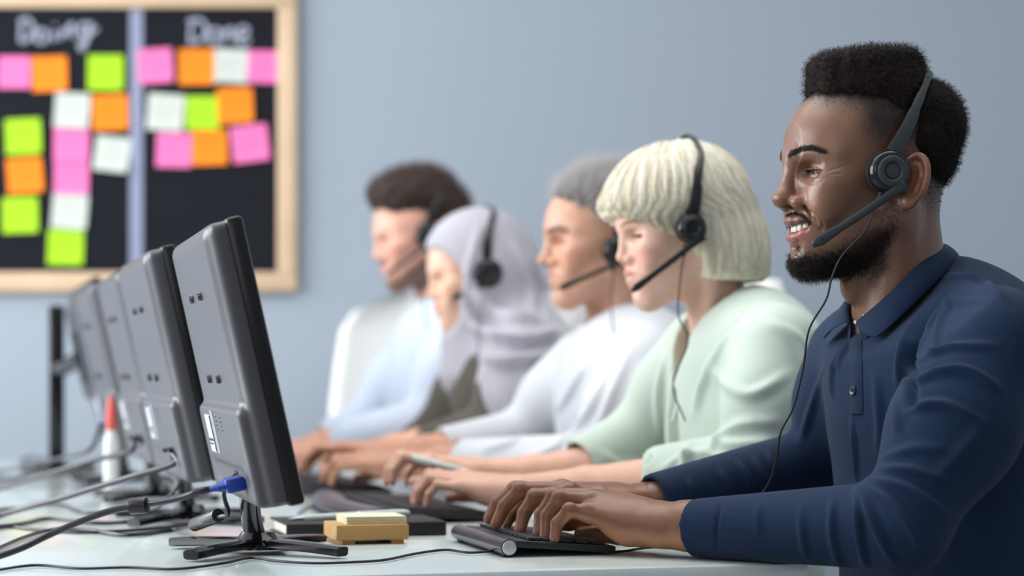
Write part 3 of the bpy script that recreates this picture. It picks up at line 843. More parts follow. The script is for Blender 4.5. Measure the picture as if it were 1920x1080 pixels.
sf1.plane(pf(1783, 466, 0.0), np.cross(pf(1783, 466, 0.0)-pf(1628, 616, 0.0), LEFT)*np.sign(np.cross(pf(1783, 466, 0.0)-pf(1628, 616, 0.0), LEFT)[2]), 0.004, lo=np.array([0.36, 2.0, 0.9]))
Vs, Qs = sf1.mesh(); Vs = relax(Vs, Qs, 3, 0.5)
folds1 = [([(1607, 915), (1612, 985), (1622, 1062)], 0.0050, 0.0075), ([(1612, 912), (1636, 975), (1676, 1056)], 0.0050, 0.0085), ([(1618, 905), (1676, 950), (1735, 1036)], 0.0045, 0.009),
          ([(1624, 898), (1700, 917), (1775, 965)], 0.0042, 0.009), ([(1634, 878), (1712, 882), (1784, 904)], 0.0035, 0.009), ([(1700, 772), (1740, 758), (1784, 762), (1840, 790)], 0.0042, 0.009),
          ([(1706, 722), (1760, 698), (1818, 697), (1880, 732)], 0.0042, 0.010), ([(1716, 684), (1760, 660), (1795, 650), (1870, 648)], 0.0035, 0.009), ([(1733, 622), (1780, 572), (1842, 566)], 0.0035, 0.009),
          ([(1775, 516), (1838, 526), (1890, 566)], 0.0030, 0.008), ([(1712, 770), (1708, 700), (1722, 630), (1768, 556)], -0.0080, 0.011), ([(1690, 800), (1684, 720), (1700, 640), (1740, 570)], 0.0045, 0.012),
          ([(1572, 652), (1562, 700), (1560, 745)], 0.0030, 0.007), ([(1665, 645), (1678, 750), (1686, 812)], 0.0030, 0.012), ([(1597, 785), (1604, 850), (1606, 905)], 0.0028, 0.007), ([(1640, 700), (1650, 800), (1640, 900)], 0.0025, 0.012),
          ([(1386, 866), (1414, 925)], 0.0035, 0.007), ([(1414, 858), (1438, 912)], 0.0035, 0.007), ([(1440, 846), (1460, 895)], 0.003, 0.007), ([(1350, 880), (1372, 925)], 0.0025, 0.007), ([(1290, 900), (1300, 930)], 0.0022, 0.006),
          ([(1545, 690), (1520, 770), (1500, 830)], 0.0025, 0.010), ([(1590, 640), (1570, 690)], 0.003, 0.008), ([(1500, 950), (1505, 1010), (1515, 1050)], 0.0022, 0.008), ([(1420, 945), (1422, 1000)], 0.0015, 0.008),
          ([(1560, 935), (1560, 1000), (1572, 1060)], 0.0028, 0.008), ([(1350, 948), (1343, 990), (1346, 1036)], -0.0022, 0.0035), ([(1750, 900), (1800, 850), (1850, 790)], 0.0022, 0.012), ([(1790, 560), (1760, 610), (1750, 680)], 0.003, 0.010),
          ([(1650, 860), (1720, 840), (1790, 845)], 0.0022, 0.010), ([(1246, 925), (1254, 940)], -0.002, 0.0035)]
Vs = add_folds(Vs, Qs, folds1)
Vs = relax(Vs, Qs, 1, 0.4)
def fabric(name, col, rough=0.85, scale=900, st=0.35, var=(14, 0.10), sheen=0.25):
    return mat(name, col, rough, bump=(scale, st, 0.0008), var=var, sheen=sheen, spec=0.2)
M_navy = fabric('navy_jersey', srgb(25, 44, 72), 0.8, 1100, 0.6, (700, 0.30), 0.06)
shirt1 = mesh_np('shirt', Vs, Qs, M_navy, man)
bvh1 = BVHTree.FromPolygons([tuple(map(float, v)) for v in Vs], [tuple(map(int, q)) for q in Qs])
def hit(bvh, x, y, off=0.0):
    h_ = bvh.ray_cast(Vector(CAMP), Vector(cam_ray(x, y)))
    if h_[0] is None: return None, None
    n = np.array(h_[1]); n = n if np.dot(n, cam_ray(x, y)) < 0 else -n
    return np.array(h_[0])+n*off, n
# collar
def collar(top, edge, name, M, parent, drop=0.030):
    """top/edge: control points from the back centre round to the left front; mirrored for the right"""
    n = 22
    tl = spline(top, n); el = spline(edge, n); m = min(len(tl), len(el)); tl, el = tl[:m], el[:m]
    V = []; F = []
    rows = [(i, 1) for i in range(m-1, 0, -1)]+[(i, 0) for i in range(m)]
    ctr = np.mean(tl, axis=0)
    for i, mir in rows:
        t, e = tl[i], el[i]
        inn = nrm(np.array([nb1[0]-t[0], nb1[1]-t[1], 0]))
        ou = -inn
        pr = [t+np.array([0, 0, -drop])+inn*0.001, t+np.array([0, 0, -0.008])+inn*0.003, t+inn*0.001+np.array([0, 0, 0.0]), t+ou*0.004+np.array([0, 0, 0.0005]), t*0.7+e*0.3+ou*0.009, t*0.35+e*0.65+ou*0.008, e+ou*0.001]
        for p in pr: V.append(mirror(p) if mir else p)
    k = 7
    for r in range(len(rows)-1):
        for j in range(k-1): F.append((r*k+j, r*k+j+1, (r+1)*k+j+1, (r+1)*k+j))
    o = mesh_np(name, V, np.array(F), M, parent)
    so = o.modifiers.new('thickness', 'SOLIDIFY'); so.thickness = 0.0022; so.offset = 0
    su = o.modifiers.new('smooth', 'SUBSURF'); su.levels = 1; su.render_levels = 1
    return o
ctop = [pf(1768, 457, 0.0), pf(1752, 468, 0.035), pf(1712, 507, 0.058), pf(1655, 563, 0.050), pf(1607, 604, 0.012)]
cedg = [pf(1800, 492, 0.0), pf(1790, 498, 0.045), hit(bvh1, 1744, 552, 0.005)[0], hit(bvh1, 1692, 606, 0.006)[0], hit(bvh1, 1650, 644, 0.006)[0]]
collar(ctop, cedg, 'collar', M_navy, shirt1)
# placket and button
V = []; F = []
ys = np.linspace(628, 776, 14); xs = [1592, 1597, 1604, 1611, 1616]
for yy in ys:
    for xx in xs:
        p, n = hit(bvh1, xx+(yy-628)*0.02, yy, 0.0030 if xx not in (1592, 1616) else 0.0008)
        V.append(p)
for i in range(13):
    for j in range(4): F.append((i*5+j, i*5+j+1, (i+1)*5+j+1, (i+1)*5+j))
mesh_np('placket', V, np.array(F), M_navy, shirt1)
bp_, bn_ = hit(bvh1, 1604, 732, 0.003)
M_btn = mat('button_dark', srgb(60, 62, 74), 0.25)
bt = MB().lathe([(0.0020, 0.0), (0.0056, 0.0), (0.0060, 0.0012), (0.0054, 0.0022), (0.0040, 0.0016), (0.0010, 0.0016)], bp_, bn_, 24).build('button', M_btn, shirt1)
a1 = nrm(np.cross(bn_, ZD)); a2 = np.cross(bn_, a1); bx_ = MB()
for s in (1, -1): bx_.tube([bp_+bn_*0.0022+0.0016*(a1+s*a2), bp_+bn_*0.0026, bp_+bn_*0.0022-0.0016*(a1+s*a2)], 0.0004, 6)
bx_.build('thread', mat('button_thread', srgb(30, 34, 50), 0.8), bt)
# white undershirt showing at the throat
MB().tube(spline([pf(1622, 590, 0.020), pf(1616, 600, 0.012), pf(1610, 606, 0.0), pf(1604, 604, -0.014)], 16), 0.0024, 8).build('undershirt', mat('white_cotton', srgb(225, 228, 230), 0.9), man)

# hands
def mk(pts): return [px(*p) for p in pts]
LH = dict(W=px(1242, 984, 2.488),
    fingers=[mk([(1126, 932, 2.565), (1048, 934, 2.575), (1024, 966, 2.58), (1014, 995, 2.575)]), mk([(1122, 932, 2.545), (1040, 931, 2.550), (1016, 966, 2.553), (1010, 999, 2.548)]),
             mk([(1112, 940, 2.525), (1050, 934, 2.525), (1026, 968, 2.528), (1023, 1006, 2.522)]), mk([(1104, 962, 2.505), (1068, 957, 2.500), (1044, 982, 2.500), (1040, 1009, 2.495)])],
    thumb=mk([(1212, 990, 2.53), (1160, 1001, 2.560), (1116, 1002, 2.575), (1090, 1001, 2.58)]),
    fore=[(px(1242, 984, 2.488), 0.0255), (px(1290, 986, 2.470), 0.0275), (px(1345, 988, 2.452), 0.029)])
RH = dict(W=px(1208, 944, 2.665),
    fingers=[mk([(1066, 924, 2.605), (1003, 932, 2.598), (983, 962, 2.598), (975, 993, 2.592)]), mk([(1054, 920, 2.628), (976, 919, 2.622), (946, 949, 2.622), (931, 981, 2.617)]),
             mk([(1046, 922, 2.650), (966, 918, 2.648), (932, 944, 2.648), (917, 972, 2.643)]), mk([(1042, 932, 2.672), (985, 942, 2.675), (960, 966, 2.675), (948, 986, 2.670)])],
    thumb=mk([(1170, 958, 2.630), (1112, 972, 2.605), (1068, 978, 2.600), (1038, 982, 2.598)]),
    fore=[(px(1208, 944, 2.665), 0.0245), (px(1250, 936, 2.675), 0.0265), (px(1290, 928, 2.685), 0.028)])
M_nail = mat('fingernail', srgb(160, 116, 100), 0.25)
for HD in (LH, RH):
    hfld = hand_field(0.0014, HD['W'], HD['fingers'], HD['thumb'], HD['fore'], rr=1.10)
    Va, Qa = hfld.mesh(); Va = relax(Va, Qa, 2, 0.4); Na = normals(Va, Qa)
    for fg in HD['fingers']:                                              # knuckle creases
        for jn in (1, 2):
            a_, b_ = np.array(fg[jn]), np.array(fg[jn+1]); d0 = nrm(a_-fg[jn-1]); d1 = nrm(b_-a_); ax_ = nrm(d0+d1); o_ = nrm(d0-d1+np.array([0, 0, 1e-4]))
            rel = Va-a_; al = rel@ax_; near = np.exp(-(np.linalg.norm(rel, axis=1)/0.010)**4)*np.clip(rel@o_/0.006, 0, 1)
            Va = Va+Na*(near*0.00042*np.cos(al*2*np.pi/0.0034))[:, None]
    Ca = np.tile(np.array(srgb(138, 92, 68)), (len(Va), 1))
    dk_ = np.zeros(len(Va))
    for fg in HD['fingers']:
        for jn in (0, 1, 2): dk_ = np.maximum(dk_, 0.55*np.exp(-(np.linalg.norm(Va-fg[jn], axis=1)/0.011)**2)*np.clip(Na[:, 2]+0.3, 0, 1))
        Ca = blend(Ca, srgb(150, 104, 86), 0.6*np.exp(-(np.linalg.norm(Va-fg[3], axis=1)/0.010)**2))
    Ca = blend(Ca, srgb(84, 56, 45), dk_)
    palm = smooth01(-Na[:, 2], 0.0, 0.6); Ca = blend(Ca, srgb(192, 136, 102), palm*0.8)
    body_parts1.append((Va.astype(np.float32), Qa, Ca))
    nails(HD['fingers'], np.array([-0.75, -0.1, 0.55]), M_nail, man, 1.1)
# the torso and arms under the shirt, so that the body is one figure
bf = Field(np.minimum(J1['CR'], J1['CL'])-np.array([0.1, 0.12, 0.2]), np.array([0.80, 3.05, 1.16]), 0.009)
for c, r in J1['ells'][:2]: bf.ell(c, np.array(r)-0.022, 0.03, R=np.array([FWD, LEFT, ZD]))
for a in 'LR':
    bf.cone(J1['S'+a]-ZD*0.02, J1['E'+a], 0.038, 0.034, 0.02); bf.cone(J1['E'+a], J1['C'+a], 0.034, 0.024, 0.02); bf.cone(nb1-ZD*0.045, J1['S'+a]-ZD*0.02, 0.036, 0.036, 0.02)
Vt, Qt = bf.mesh(); body_parts1.append((Vt, Qt, np.tile(SK1, (len(Vt), 1))))
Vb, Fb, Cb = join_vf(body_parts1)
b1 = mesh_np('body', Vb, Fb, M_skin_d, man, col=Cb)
eyes(T1, man, srgb(34, 20, 14), M_eye, (0.42, 0.05)); teeth_mesh(T1, M_teeth, man, 1)
def trousers(hip, d, M, parent, h=0.010):
    """seated legs: hips on the chair, thighs forward, shins down to the floor"""
    k = [hip+LEFT*s*0.10+FWD*0.40+np.array([0, 0, 0.03]) for s in (1, -1)]
    lo = hip-np.array([0.75, 0.5, 0]); lo[2] = -0.02
    f = Field(lo, hip+np.array([0.25, 0.4, 0.2]), h)
    f.ell(hip, (0.13, 0.17, 0.12), 0.05, R=np.array([FWD, LEFT, ZD]))
    for s, kn in zip((1, -1), k):
        a = np.array([kn[0], kn[1], 0.10])-FWD*0.02
        f.cone(hip+LEFT*s*0.085, kn, 0.080, 0.058, 0.05); f.cone(kn, a, 0.056, 0.045, 0.02)
    V, Q = f.mesh(); o = mesh_np('trousers', V, Q, M, parent)
    mb = MB()
    for kn in k:
        a = np.array([kn[0], kn[1], 0.0])-FWD*0.02
        sh = Field(a-np.array([0.3, 0.2, 0.0]), a+np.array([0.2, 0.2, 0.13]), 0.008)
        sh.cone(a+np.array([0, 0, 0.075])-FWD*0.03, a+FWD*0.15+np.array([0, 0, 0.036]), 0.040, 0.032, 0.03); sh.plane(a+np.array([0, 0, 0.002]), (0, 0, -1))
        V, Q = sh.mesh(); mesh_np('shoe', V, Q, M_shoe, parent)
    return o
M_shoe = mat('shoe_black', srgb(28, 26, 26), 0.4)
M_trs = fabric('trousers_dark', srgb(34, 36, 44))
trousers(np.array([px(1810, 1180, 2.58)[0], px(1810, 1180, 2.58)[1], 0.58]), 2.58, M_trs, man)
# ---------------------------------------------------------------- the other four people
def typing_hand(W, dv, side, bends=(14, 42, 28), spread=1.0, drop=0.0, up=0.25, s=1.0):
    """side=+1 left hand (thumb towards the person's right)"""
    d = nrm(dv); lat = nrm(np.cross(ZD, d))*side          # towards the little finger for a left hand
    lat = lat if np.dot(lat, LEFT)*side > 0 else -lat
    M = []; fs = []
    for i, (o, ln) in enumerate([(-0.031, 0.086), (-0.010, 0.089), (0.011, 0.085), (0.030, 0.077)]):
        mcp = W+d*ln*s+lat*o*spread*s+np.array([0, 0, 0.008-0.35*max(o, 0)-drop])*s
        L = [(0.042, 0.026, 0.020), (0.046, 0.029, 0.021), (0.043, 0.027, 0.020), (0.034, 0.020, 0.018)][i]
        fd = nrm(d+ZD*up+lat*o*1.5)
        fs.append(finger_chain(mcp, fd, -ZD, [l*s for l in L], bends if not callable(bends) else bends(i)))
    th0 = W+d*0.025*s-lat*0.024*s-ZD*0.010*s
    th = [th0, th0+(d*0.75-lat*0.45-ZD*0.20)*0.045*s, th0+(d*0.75-lat*0.45-ZD*0.20)*0.045*s+(d*0.95-lat*0.1-ZD*0.1)*0.032*s]
    th.append(th[-1]+(d*0.98+lat*0.1-ZD*0.2)*0.024*s)
    return fs, th
def make_person(label, H, T, P, skin, lipc, h_head, shirtJ, shirt_mat, h_shirt, hands, M_skin, folds=(), iris=srgb(60, 44, 34), hh=0.0026, blush=None, trs=None, hip=None, paint=None, forearm_r=(0.024, 0.028, 0.033), lash=True, neck_cut=0.0):
    root = tag(empty('person', (H[0]+0.05, H[1], 0.0)), label, 'person', 'call agents in a row')
    f = head_field(h_head, P); V, Q = f.mesh(); V = relax(V, Q, 2, 0.4)
    C_ = np.tile(np.array(skin), (len(V), 1))
    u, d = lip_mask(V, P); C_ = blend(C_, lipc, np.maximum(u, d)*0.85)
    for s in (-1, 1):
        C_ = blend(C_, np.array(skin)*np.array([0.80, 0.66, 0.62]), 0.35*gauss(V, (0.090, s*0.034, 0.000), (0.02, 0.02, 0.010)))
        if blush is not None: C_ = blend(C_, blush, 0.55*gauss(V, (0.085, s*0.045, -0.028), (0.03, 0.022, 0.018)))
    C_ = blend(C_, np.array(skin)*np.array([0.95, 0.72, 0.66]), 0.45*gauss(V, (0.12, 0, -0.030), (0.02, 0.02, 0.012)))
    if paint is not None: C_ = paint(V, C_)
    parts = [(app(T, V).astype(np.float32), Q, C_)]
    for W, fs, th, fore in hands:
        fl = hand_field(hh, W, fs, th, [(q, r) for q, r in zip(fore, forearm_r)], rr=P.get('hand_r', 1.0))
        Va, Qa = fl.mesh(); Va = relax(Va, Qa, 1, 0.4)
        Ch = np.tile(np.array(skin)*np.array([0.98, 0.90, 0.86]), (len(Va), 1))
        for fg in fs: Ch = blend(Ch, np.array(skin)*np.array([0.98, 0.72, 0.66]), 0.5*np.exp(-(np.linalg.norm(Va-fg[3], axis=1)/0.014)**2))
        parts.append((Va.astype(np.float32), Qa, Ch))
    J = shirtJ
    bf_ = Field(np.min([J['CL'], J['CR'], J['belly']-0.15], axis=0)-0.06, np.max([J['SL'], J['SR'], J['back']+0.15], axis=0)+0.07, 0.012)
    for c, r in J['ells']: bf_.ell(c, np.array(r)-0.02, 0.05, R=np.array([FWD, LEFT, ZD]))
    for a in 'LR':
        bf_.cone(J['S'+a], J['E'+a], J['rs'][0]-0.020, J['rs'][1]-0.016, 0.03); bf_.cone(J['E'+a], J['C'+a], J['rs'][1]-0.016, 0.022, 0.02); bf_.cone(J['neck'], J['S'+a], 0.036, 0.034, 0.03)
    Vt, Qt = bf_.mesh(); parts.append((Vt, Qt, np.tile(np.array(skin), (len(Vt), 1))))
    V_, F_, C2 = join_vf(parts)
    mesh_np('body', V_, F_, M_skin, root, col=C2)
    eyes(T, root, iris, M_eye)
    sf = shirt_field(h_shirt, J)
    nk = app(T, (-0.025, 0, -0.05))
    sf.cone(nk, J['neck']+np.array([0, 0, 0.02]), 0.050, 0.047, 0.004, 'sub')
    for a_, b_, r1, r2 in J.get('vneck', ()): sf.cone(a_, b_, r1, r2, 0.004, 'sub')
    Vs_, Qs_ = sf.mesh(); Vs_ = relax(Vs_, Qs_, 2, 0.5)
    if folds: Vs_ = add_folds(Vs_, Qs_, folds)
    so = mesh_np('shirt', Vs_, Qs_, shirt_mat, root)
    if hip is not None: trousers(hip, 0, trs or M_trs, root, 0.014)
    return root, V, Q, so, (Vs_, Qs_)
def sag(H, x, y, c):                                      # point at a pixel on a plane c metres to the person's left
    p0 = H+LEFT*c; r = cam_ray(x, y); return CAMP+r*(np.dot(p0-CAMP, LEFT)/np.dot(r, LEFT))
def hip_of(p): return np.array([p[0], p[1], 0.57])
M_skin_f = skin_mat('skin_fair', 0.45, 0.15, 0.12)
M_skin_t = skin_mat('skin_tan', 0.45, 0.15, 0.15)

# ---- blonde woman in the pale green blouse
H2 = px(1286, 430, 3.15); T2 = headT(H2, pitch=math.radians(9), scale=0.92)
PF = dict(fem=1, ears=False, smile=0.35, mouth_open=0.0, cheek=0.92, nose=0.82, nose_tip=-0.001, nose_wide=0.85, lips=0.9, eye_open=0.0030, jaw=0.88, brow=0.7, neck_base=(-0.050, 0, -0.235), neck_r=0.047, chin=-0.004, hand_r=0.88)
nb2 = app(T2, (-0.060, 0, -0.215))
J2 = dict(SL=px(1462, 655, 2.985), SR=px(1462, 655, 2.985)-0.315*LEFT, EL=px(1415, 868, 2.94), ER=px(1205, 812, 3.32), CL=px(1232, 893, 3.02), CR=px(1092, 872, 3.26), neck=nb2, belly=px(1390, 900, 3.15), back=px(1420, 660, 3.15), rs=(0.058, 0.050, 0.043), neck_w=0.050,
          ells=[(px(1392, 745, 3.15), (0.100, 0.145, 0.150)), (px(1395, 900, 3.15), (0.105, 0.14, 0.19)), (px(1420, 670, 3.15), (0.085, 0.14, 0.095)), (px(1395, 1040, 3.15), (0.11, 0.15, 0.12))],
          vneck=[(app(T2, (-0.030, 0, -0.150)), sag(H2, 1274, 700, 0.0), 0.066, 0.016), (app(T2, (0.000, 0, -0.190)), sag(H2, 1266, 690, 0.0), 0.060, 0.020)])
WL2 = px(962, 918, 3.10); WR2 = px(905, 885, 3.30)
fl2, tl2 = typing_hand(WL2, px(840, 905, 3.12)-WL2, 1, (16, 52, 30), s=0.95, up=0.30)
fr2, tr2 = typing_hand(WR2, px(800, 872, 3.30)-WR2, -1, (20, 60, 30), s=0.95, up=0.45)
M_mint = fabric('mint_blouse', srgb(196, 210, 198), 0.7, 700, 0.2, (12, 0.05), 0.3)
fd2 = [([(1330, 690), (1400, 740), (1480, 700)], 0.004, 0.014), ([(1300, 760), (1360, 830), (1450, 830)], 0.005, 0.016), ([(1440, 600), (1500, 640), (1520, 720)], 0.004, 0.014), ([(1270, 790), (1290, 850), (1270, 900)], 0.005, 0.012),
       ([(1380, 600), (1330, 680), (1300, 780)], 0.005, 0.014), ([(1250, 660), (1235, 740), (1240, 820)], 0.004, 0.012), ([(1320, 850), (1380, 800), (1460, 790)], 0.004, 0.014), ([(1130, 850), (1160, 870), (1200, 860)], 0.004, 0.010),
       ([(1240, 880), (1300, 850), (1360, 860)], 0.004, 0.010), ([(1410, 570), (1350, 640), (1310, 720)], -0.004, 0.012)]
w2, V2h, Q2h, sh2, _ = make_person('blonde woman with a bob in a pale mint green blouse, typing', H2, T2, PF, srgb(228, 186, 166), srgb(196, 112, 108), 0.0026, J2, M_mint, 0.0052,
    [(WL2, fl2, tl2, [WL2, px(1100, 908, 3.06), px(1250, 895, 3.01)]), (WR2, fr2, tr2, [WR2, px(1000, 885, 3.28), px(1110, 872, 3.26)])], M_skin_f, fd2, blush=srgb(226, 140, 125), iris=srgb(90, 110, 120), hip=hip_of(px(1420, 1000, 3.15)), forearm_r=(0.0205, 0.025, 0.031))
# bob haircut
def bob_hair(T, parent, M_base, M_str, n=13000):
    f = Field((-0.15, -0.125, -0.13), (0.16, 0.125, 0.16), 0.0035)
    f.ell((0.008, 0, 0.048), (0.116, 0.092, 0.092), 0.0)
    f.ell((-0.040, 0, -0.010), (0.078, 0.092, 0.085), 0.03)
    f.ell((-0.048, 0, -0.060), (0.074, 0.092, 0.085), 0.03)
    f.ell((0.065, 0, 0.040), (0.066, 0.070, 0.050), 0.02)
    f.plane((-0.04, 0, -0.090), (0.16, 0, -1), 0.004)
    f.ell((0.120, 0, -0.040), (0.090, 0.110, 0.078), 0.010, 'sub')                 # face opening under the fringe
    f.ell((0.062, 0, -0.075), (0.058, 0.12, 0.075), 0.012, 'sub')
    f.cone((-0.03, 0, -0.04), (-0.05, 0, -0.2), 0.05, 0.05, 0.01, 'sub')
    V, Q = f.mesh(); V = relax(V, Q, 2)
    th = np.arctan2(V[:, 1], V[:, 0]); N = normals(V, Q)
    V = V+N*(0.0017*np.sin(th*40+5*vnoise(V, 16, 2))+0.0011*np.sin(th*83+5*vnoise(V, 26, 5)))[:, None]
    o = mesh_np('hair', app(T, V), Q, M_base, parent)
    bv = BVHTree.FromPolygons([tuple(map(float, v)) for v in V], [tuple(map(int, q)) for q in Q])
    P = []; K = 12
    while len(P) < n:
        ph = RNG.uniform(-math.pi, math.pi); a = abs(ph); e_ = RNG.normal()*0.05
        fr = max(0.0, min(1.0, (1.50-a)/0.30)); s1 = 1.0*(1-fr)+0.650*fr+RNG.normal()*0.032*(0.4+fr)
        off = RNG.uniform(-0.001, 0.0050); pts = []; tw = RNG.normal()*0.16
        for s_ in np.linspace(RNG.uniform(0.06, 0.3), s1, K):
            p2 = ph+tw*s_
            if s_ < 0.5:
                t_ = s_*math.pi; o_ = Vector((0.0, 0, 0.035)); dd = Vector((math.sin(t_)*math.cos(p2), math.sin(t_)*math.sin(p2), math.cos(t_)))
            else:
                o_ = Vector((0.0 if a > 1.4 else 0.02, 0, 0.035-(s_-0.5)*2*0.126)); dd = Vector((math.cos(p2), math.sin(p2), 0))
                if a > 1.2: o_.x = -0.03
            hh_ = bv.ray_cast(o_+dd*0.25, -dd)
            if hh_[0] is None: break
            q = hh_[0]-o_
            if q.length > 0.2 or q.dot(dd) < 0.02: break
            pts.append(np.array(hh_[0])+np.array(dd)*off)
        if len(pts) < 4: 
            continue
        pts = np.array(pts)
        dj = np.linalg.norm(np.diff(pts, axis=0), axis=1)
        if (dj > 0.045).any(): continue
        pts = spline(pts, K)[:]
        idx = np.linspace(0, len(pts)-1, K).astype(int); P.append(pts[idx])
    P = np.array(P)
    WP = app(T, P.reshape(-1, 3)).reshape(len(P), K, 3); cut = len(P)*2//3
    strands('strand_layer', WP[:cut], 0.00042, M_str, o); strands('lowlight_layer', WP[cut:], 0.00050, M_low, o)
    return o
M_low = mat('blonde_hair_lowlight', srgb(218, 205, 170), 0.45, spec=0.4)
M_bl = mat('blonde_hair_base', srgb(236, 228, 206), 0.55, var=(40, 0.12)); M_bls = mat('blonde_hair', srgb(250, 247, 236), 0.36, spec=0.6)
bob_hair(T2, w2, M_bl, M_bls)
N2h = normals(V2h, Q2h)
eyebrows(V2h, Q2h, N2h, T2, [(0.111, 0.012, 0.019), (0.102, 0.025, 0.0250), (0.088, 0.041, 0.0255), (0.078, 0.050, 0.0205)], 0.0026, 500, 0.004, 0.0002, mat('brow_blonde', srgb(150, 120, 90), 0.6), w2)
lashes(T2, M_hair_bk, w2, 0.003)
cup2 = pxh(T2, 1298, 428, 0.101)
bp2 = band_path([cup2+np.array([0.0, -0.002, 0.02]), pxh(T2, 1303, 382, 0.105), pxh(T2, 1309, 322, 0.094), pxh(T2, 1313, 284, 0.066), np.array([-0.026, 0, 0.1485])])
tip2 = pxh(T2, 1184, 546, 0.055)
cb2 = [app(T2, pxh(T2, 1285, 458, 0.095)), app(T2, pxh(T2, 1282, 480, 0.095)), px(1276, 520, 3.06), px(1272, 590, 3.04), px(1290, 640, 3.03), px(1262, 720, 3.03), px(1285, 790, 3.03)]
M_hsb = mat('headset_black', srgb(24, 25, 28), 0.35)
build_headset('black headset over the blonde bob', T2, cup2, bp2, 0.012, tip2, 0.004, cb2, r=0.0200, boom_w=0.0085, mats=(M_hsb, M_hs2))
# blouse tie
mb = MB()
for pts in ([(1283, 690), (1275, 740), (1262, 790)], [(1290, 700), (1298, 760), (1285, 830)]):
    mb.tube(spline([sag(H2, x, y, 0.035) for x, y in pts], 20), 0.006, 8, sq=(1, 0.5))
mb.build('neck_tie', M_mint, sh2)

# ---- grey-haired man in the white shirt
H3 = px(1138, 452, 3.76); T3 = headT(H3, pitch=math.radians(3), scale=0.98)
PM = dict(smile=0.2, mouth_open=0.0, cheek=0.95, nose=1.08, nose_tip=0.004, nose_wide=0.95, lips=0.85, eye_open=0.0026, jaw=1.0, brow=1.05, neck_base=(-0.040, 0, -0.225), neck_r=0.055)
nb3 = app(T3, (-0.052, 0, -0.225))
J3 = dict(SL=px(1215, 690, 3.58), SR=px(1215, 690, 3.58)-0.355*LEFT, EL=px(1120, 868, 3.52), ER=px(985, 815, 3.95), CL=px(868, 866, 3.66), CR=px(830, 842, 3.86), neck=nb3, belly=px(1190, 860, 3.76), back=px(1220, 680, 3.76), rs=(0.066, 0.052, 0.040),
          ells=[(px(1165, 740, 3.76), (0.110, 0.160, 0.160)), (px(1180, 860, 3.76), (0.110, 0.155, 0.19)), (px(1215, 690, 3.76), (0.090, 0.155, 0.10)), (px(1185, 960, 3.76), (0.115, 0.16, 0.12))],
          vneck=[(sag(H3, 1130, 590, 0), sag(H3, 1120, 660, 0.0), 0.040, 0.010)])
WL3 = px(770, 868, 3.70); WR3 = px(740, 850, 3.88)
fl3, tl3 = typing_hand(WL3, px(640, 868, 3.74)-WL3, 1, (16, 45, 25), up=0.22, s=1.06)
fr3, tr3 = typing_hand(WR3, px(610, 846, 3.90)-WR3, -1, (16, 40, 25), up=0.25, s=1.06)
M_wsh = fabric('white_shirt', srgb(206, 209, 215), 0.75, 700, 0.2, (12, 0.04), 0.2)
fd3 = [([(1100, 680), (1060, 750), (1000, 800)], 0.005, 0.014), ([(1140, 700), (1100, 780), (1060, 830)], 0.005, 0.014), ([(1180, 660), (1150, 730), (1120, 800)], 0.004, 0.014), ([(1000, 800), (960, 830), (900, 845)], 0.004, 0.012), ([(1080, 800), (1040, 840), (980, 860)], 0.004, 0.012)]
def stub3(V, C_):
    return C_
m3, V3h, Q3h, sh3, _ = make_person('grey-haired man in a white shirt, typing behind the blonde woman', H3, T3, PM, srgb(202, 154, 130), srgb(180, 108, 96), 0.0030, J3, M_wsh, 0.0062,
    [(WL3, fl3, tl3, [WL3, px(830, 867, 3.68), px(890, 866, 3.65)]), (WR3, fr3, tr3, [WR3, px(790, 846, 3.87), px(850, 841, 3.86)])], M_skin_t, fd3, blush=srgb(212, 132, 104), hip=hip_of(px(1210, 900, 3.76)))
def short_hair(T, parent, ells, M, M_s, n, L, r, boxes=(), amp=0.002, freq=120, mask=None, comb=(0.3, 0, 0.5), sub=()):
    f = Field((-0.135, -0.10, -0.09), (0.125, 0.10, 0.18), 0.003)
    for c, rr in ells: f.ell(c, rr, 0.015)
    for c, rr in sub: f.ell(c, rr, 0.008, 'sub')
    V, Q = f.mesh(); V = relax(V, Q, 1); N = normals(V, Q)
    V = V+N*(amp*vnoise(V, freq, 4))[:, None]; N = normals(V, Q)
    o = mesh_np('hair', app(T, V), Q, M, parent)
    pos, nn, _ = sample_surface(V, Q, N, n, np.ones(len(V)))
    t = np.linspace(0, 1, 5)[None, :, None]; Ls = L*(0.5+0.9*RNG.random((n, 1, 1)))
    cd = nrm(comb)+0.35*RNG.normal(size=(n, 3))
    cd = cd-nn*(cd*nn).sum(1)[:, None]*0.6
    P = pos[:, None]-nn[:, None]*0.003+(nn[:, None]*0.5*np.sin(t*2.0)+cd[:, None]*t)*Ls
    strands('strand_layer', app(T, P.reshape(-1, 3)).reshape(n, 5, 3), r, M_s, o)
    return o
M_gr = mat('grey_hair_base', srgb(84, 79, 77), 0.7, var=(45, 0.45)); M_grs = mat('grey_hair', srgb(186, 182, 180), 0.4)
short_hair(T3, m3, [((0.004, 0, 0.062), (0.094, 0.079, 0.070)), ((-0.035, 0, 0.030), (0.070, 0.080, 0.080))], M_gr, M_grs, 9000, 0.026, 0.00034, comb=(-0.5, 0, 0.6), amp=0.004, freq=70, sub=[((0.115, 0, 0.005), (0.075, 0.12, 0.078)), ((0.045, 0, -0.075), (0.06, 0.12, 0.085)), ((-0.02, 0, -0.12), (0.10, 0.12, 0.08))])
eyebrows(V3h, Q3h, normals(V3h, Q3h), T3, [(0.111, 0.011, 0.018), (0.102, 0.025, 0.0240), (0.088, 0.041, 0.0245), (0.074, 0.053, 0.0195)], 0.0040, 500, 0.005, 0.0003, M_gr, m3)
cup3 = pxh(T3, 1160, 470, 0.095)
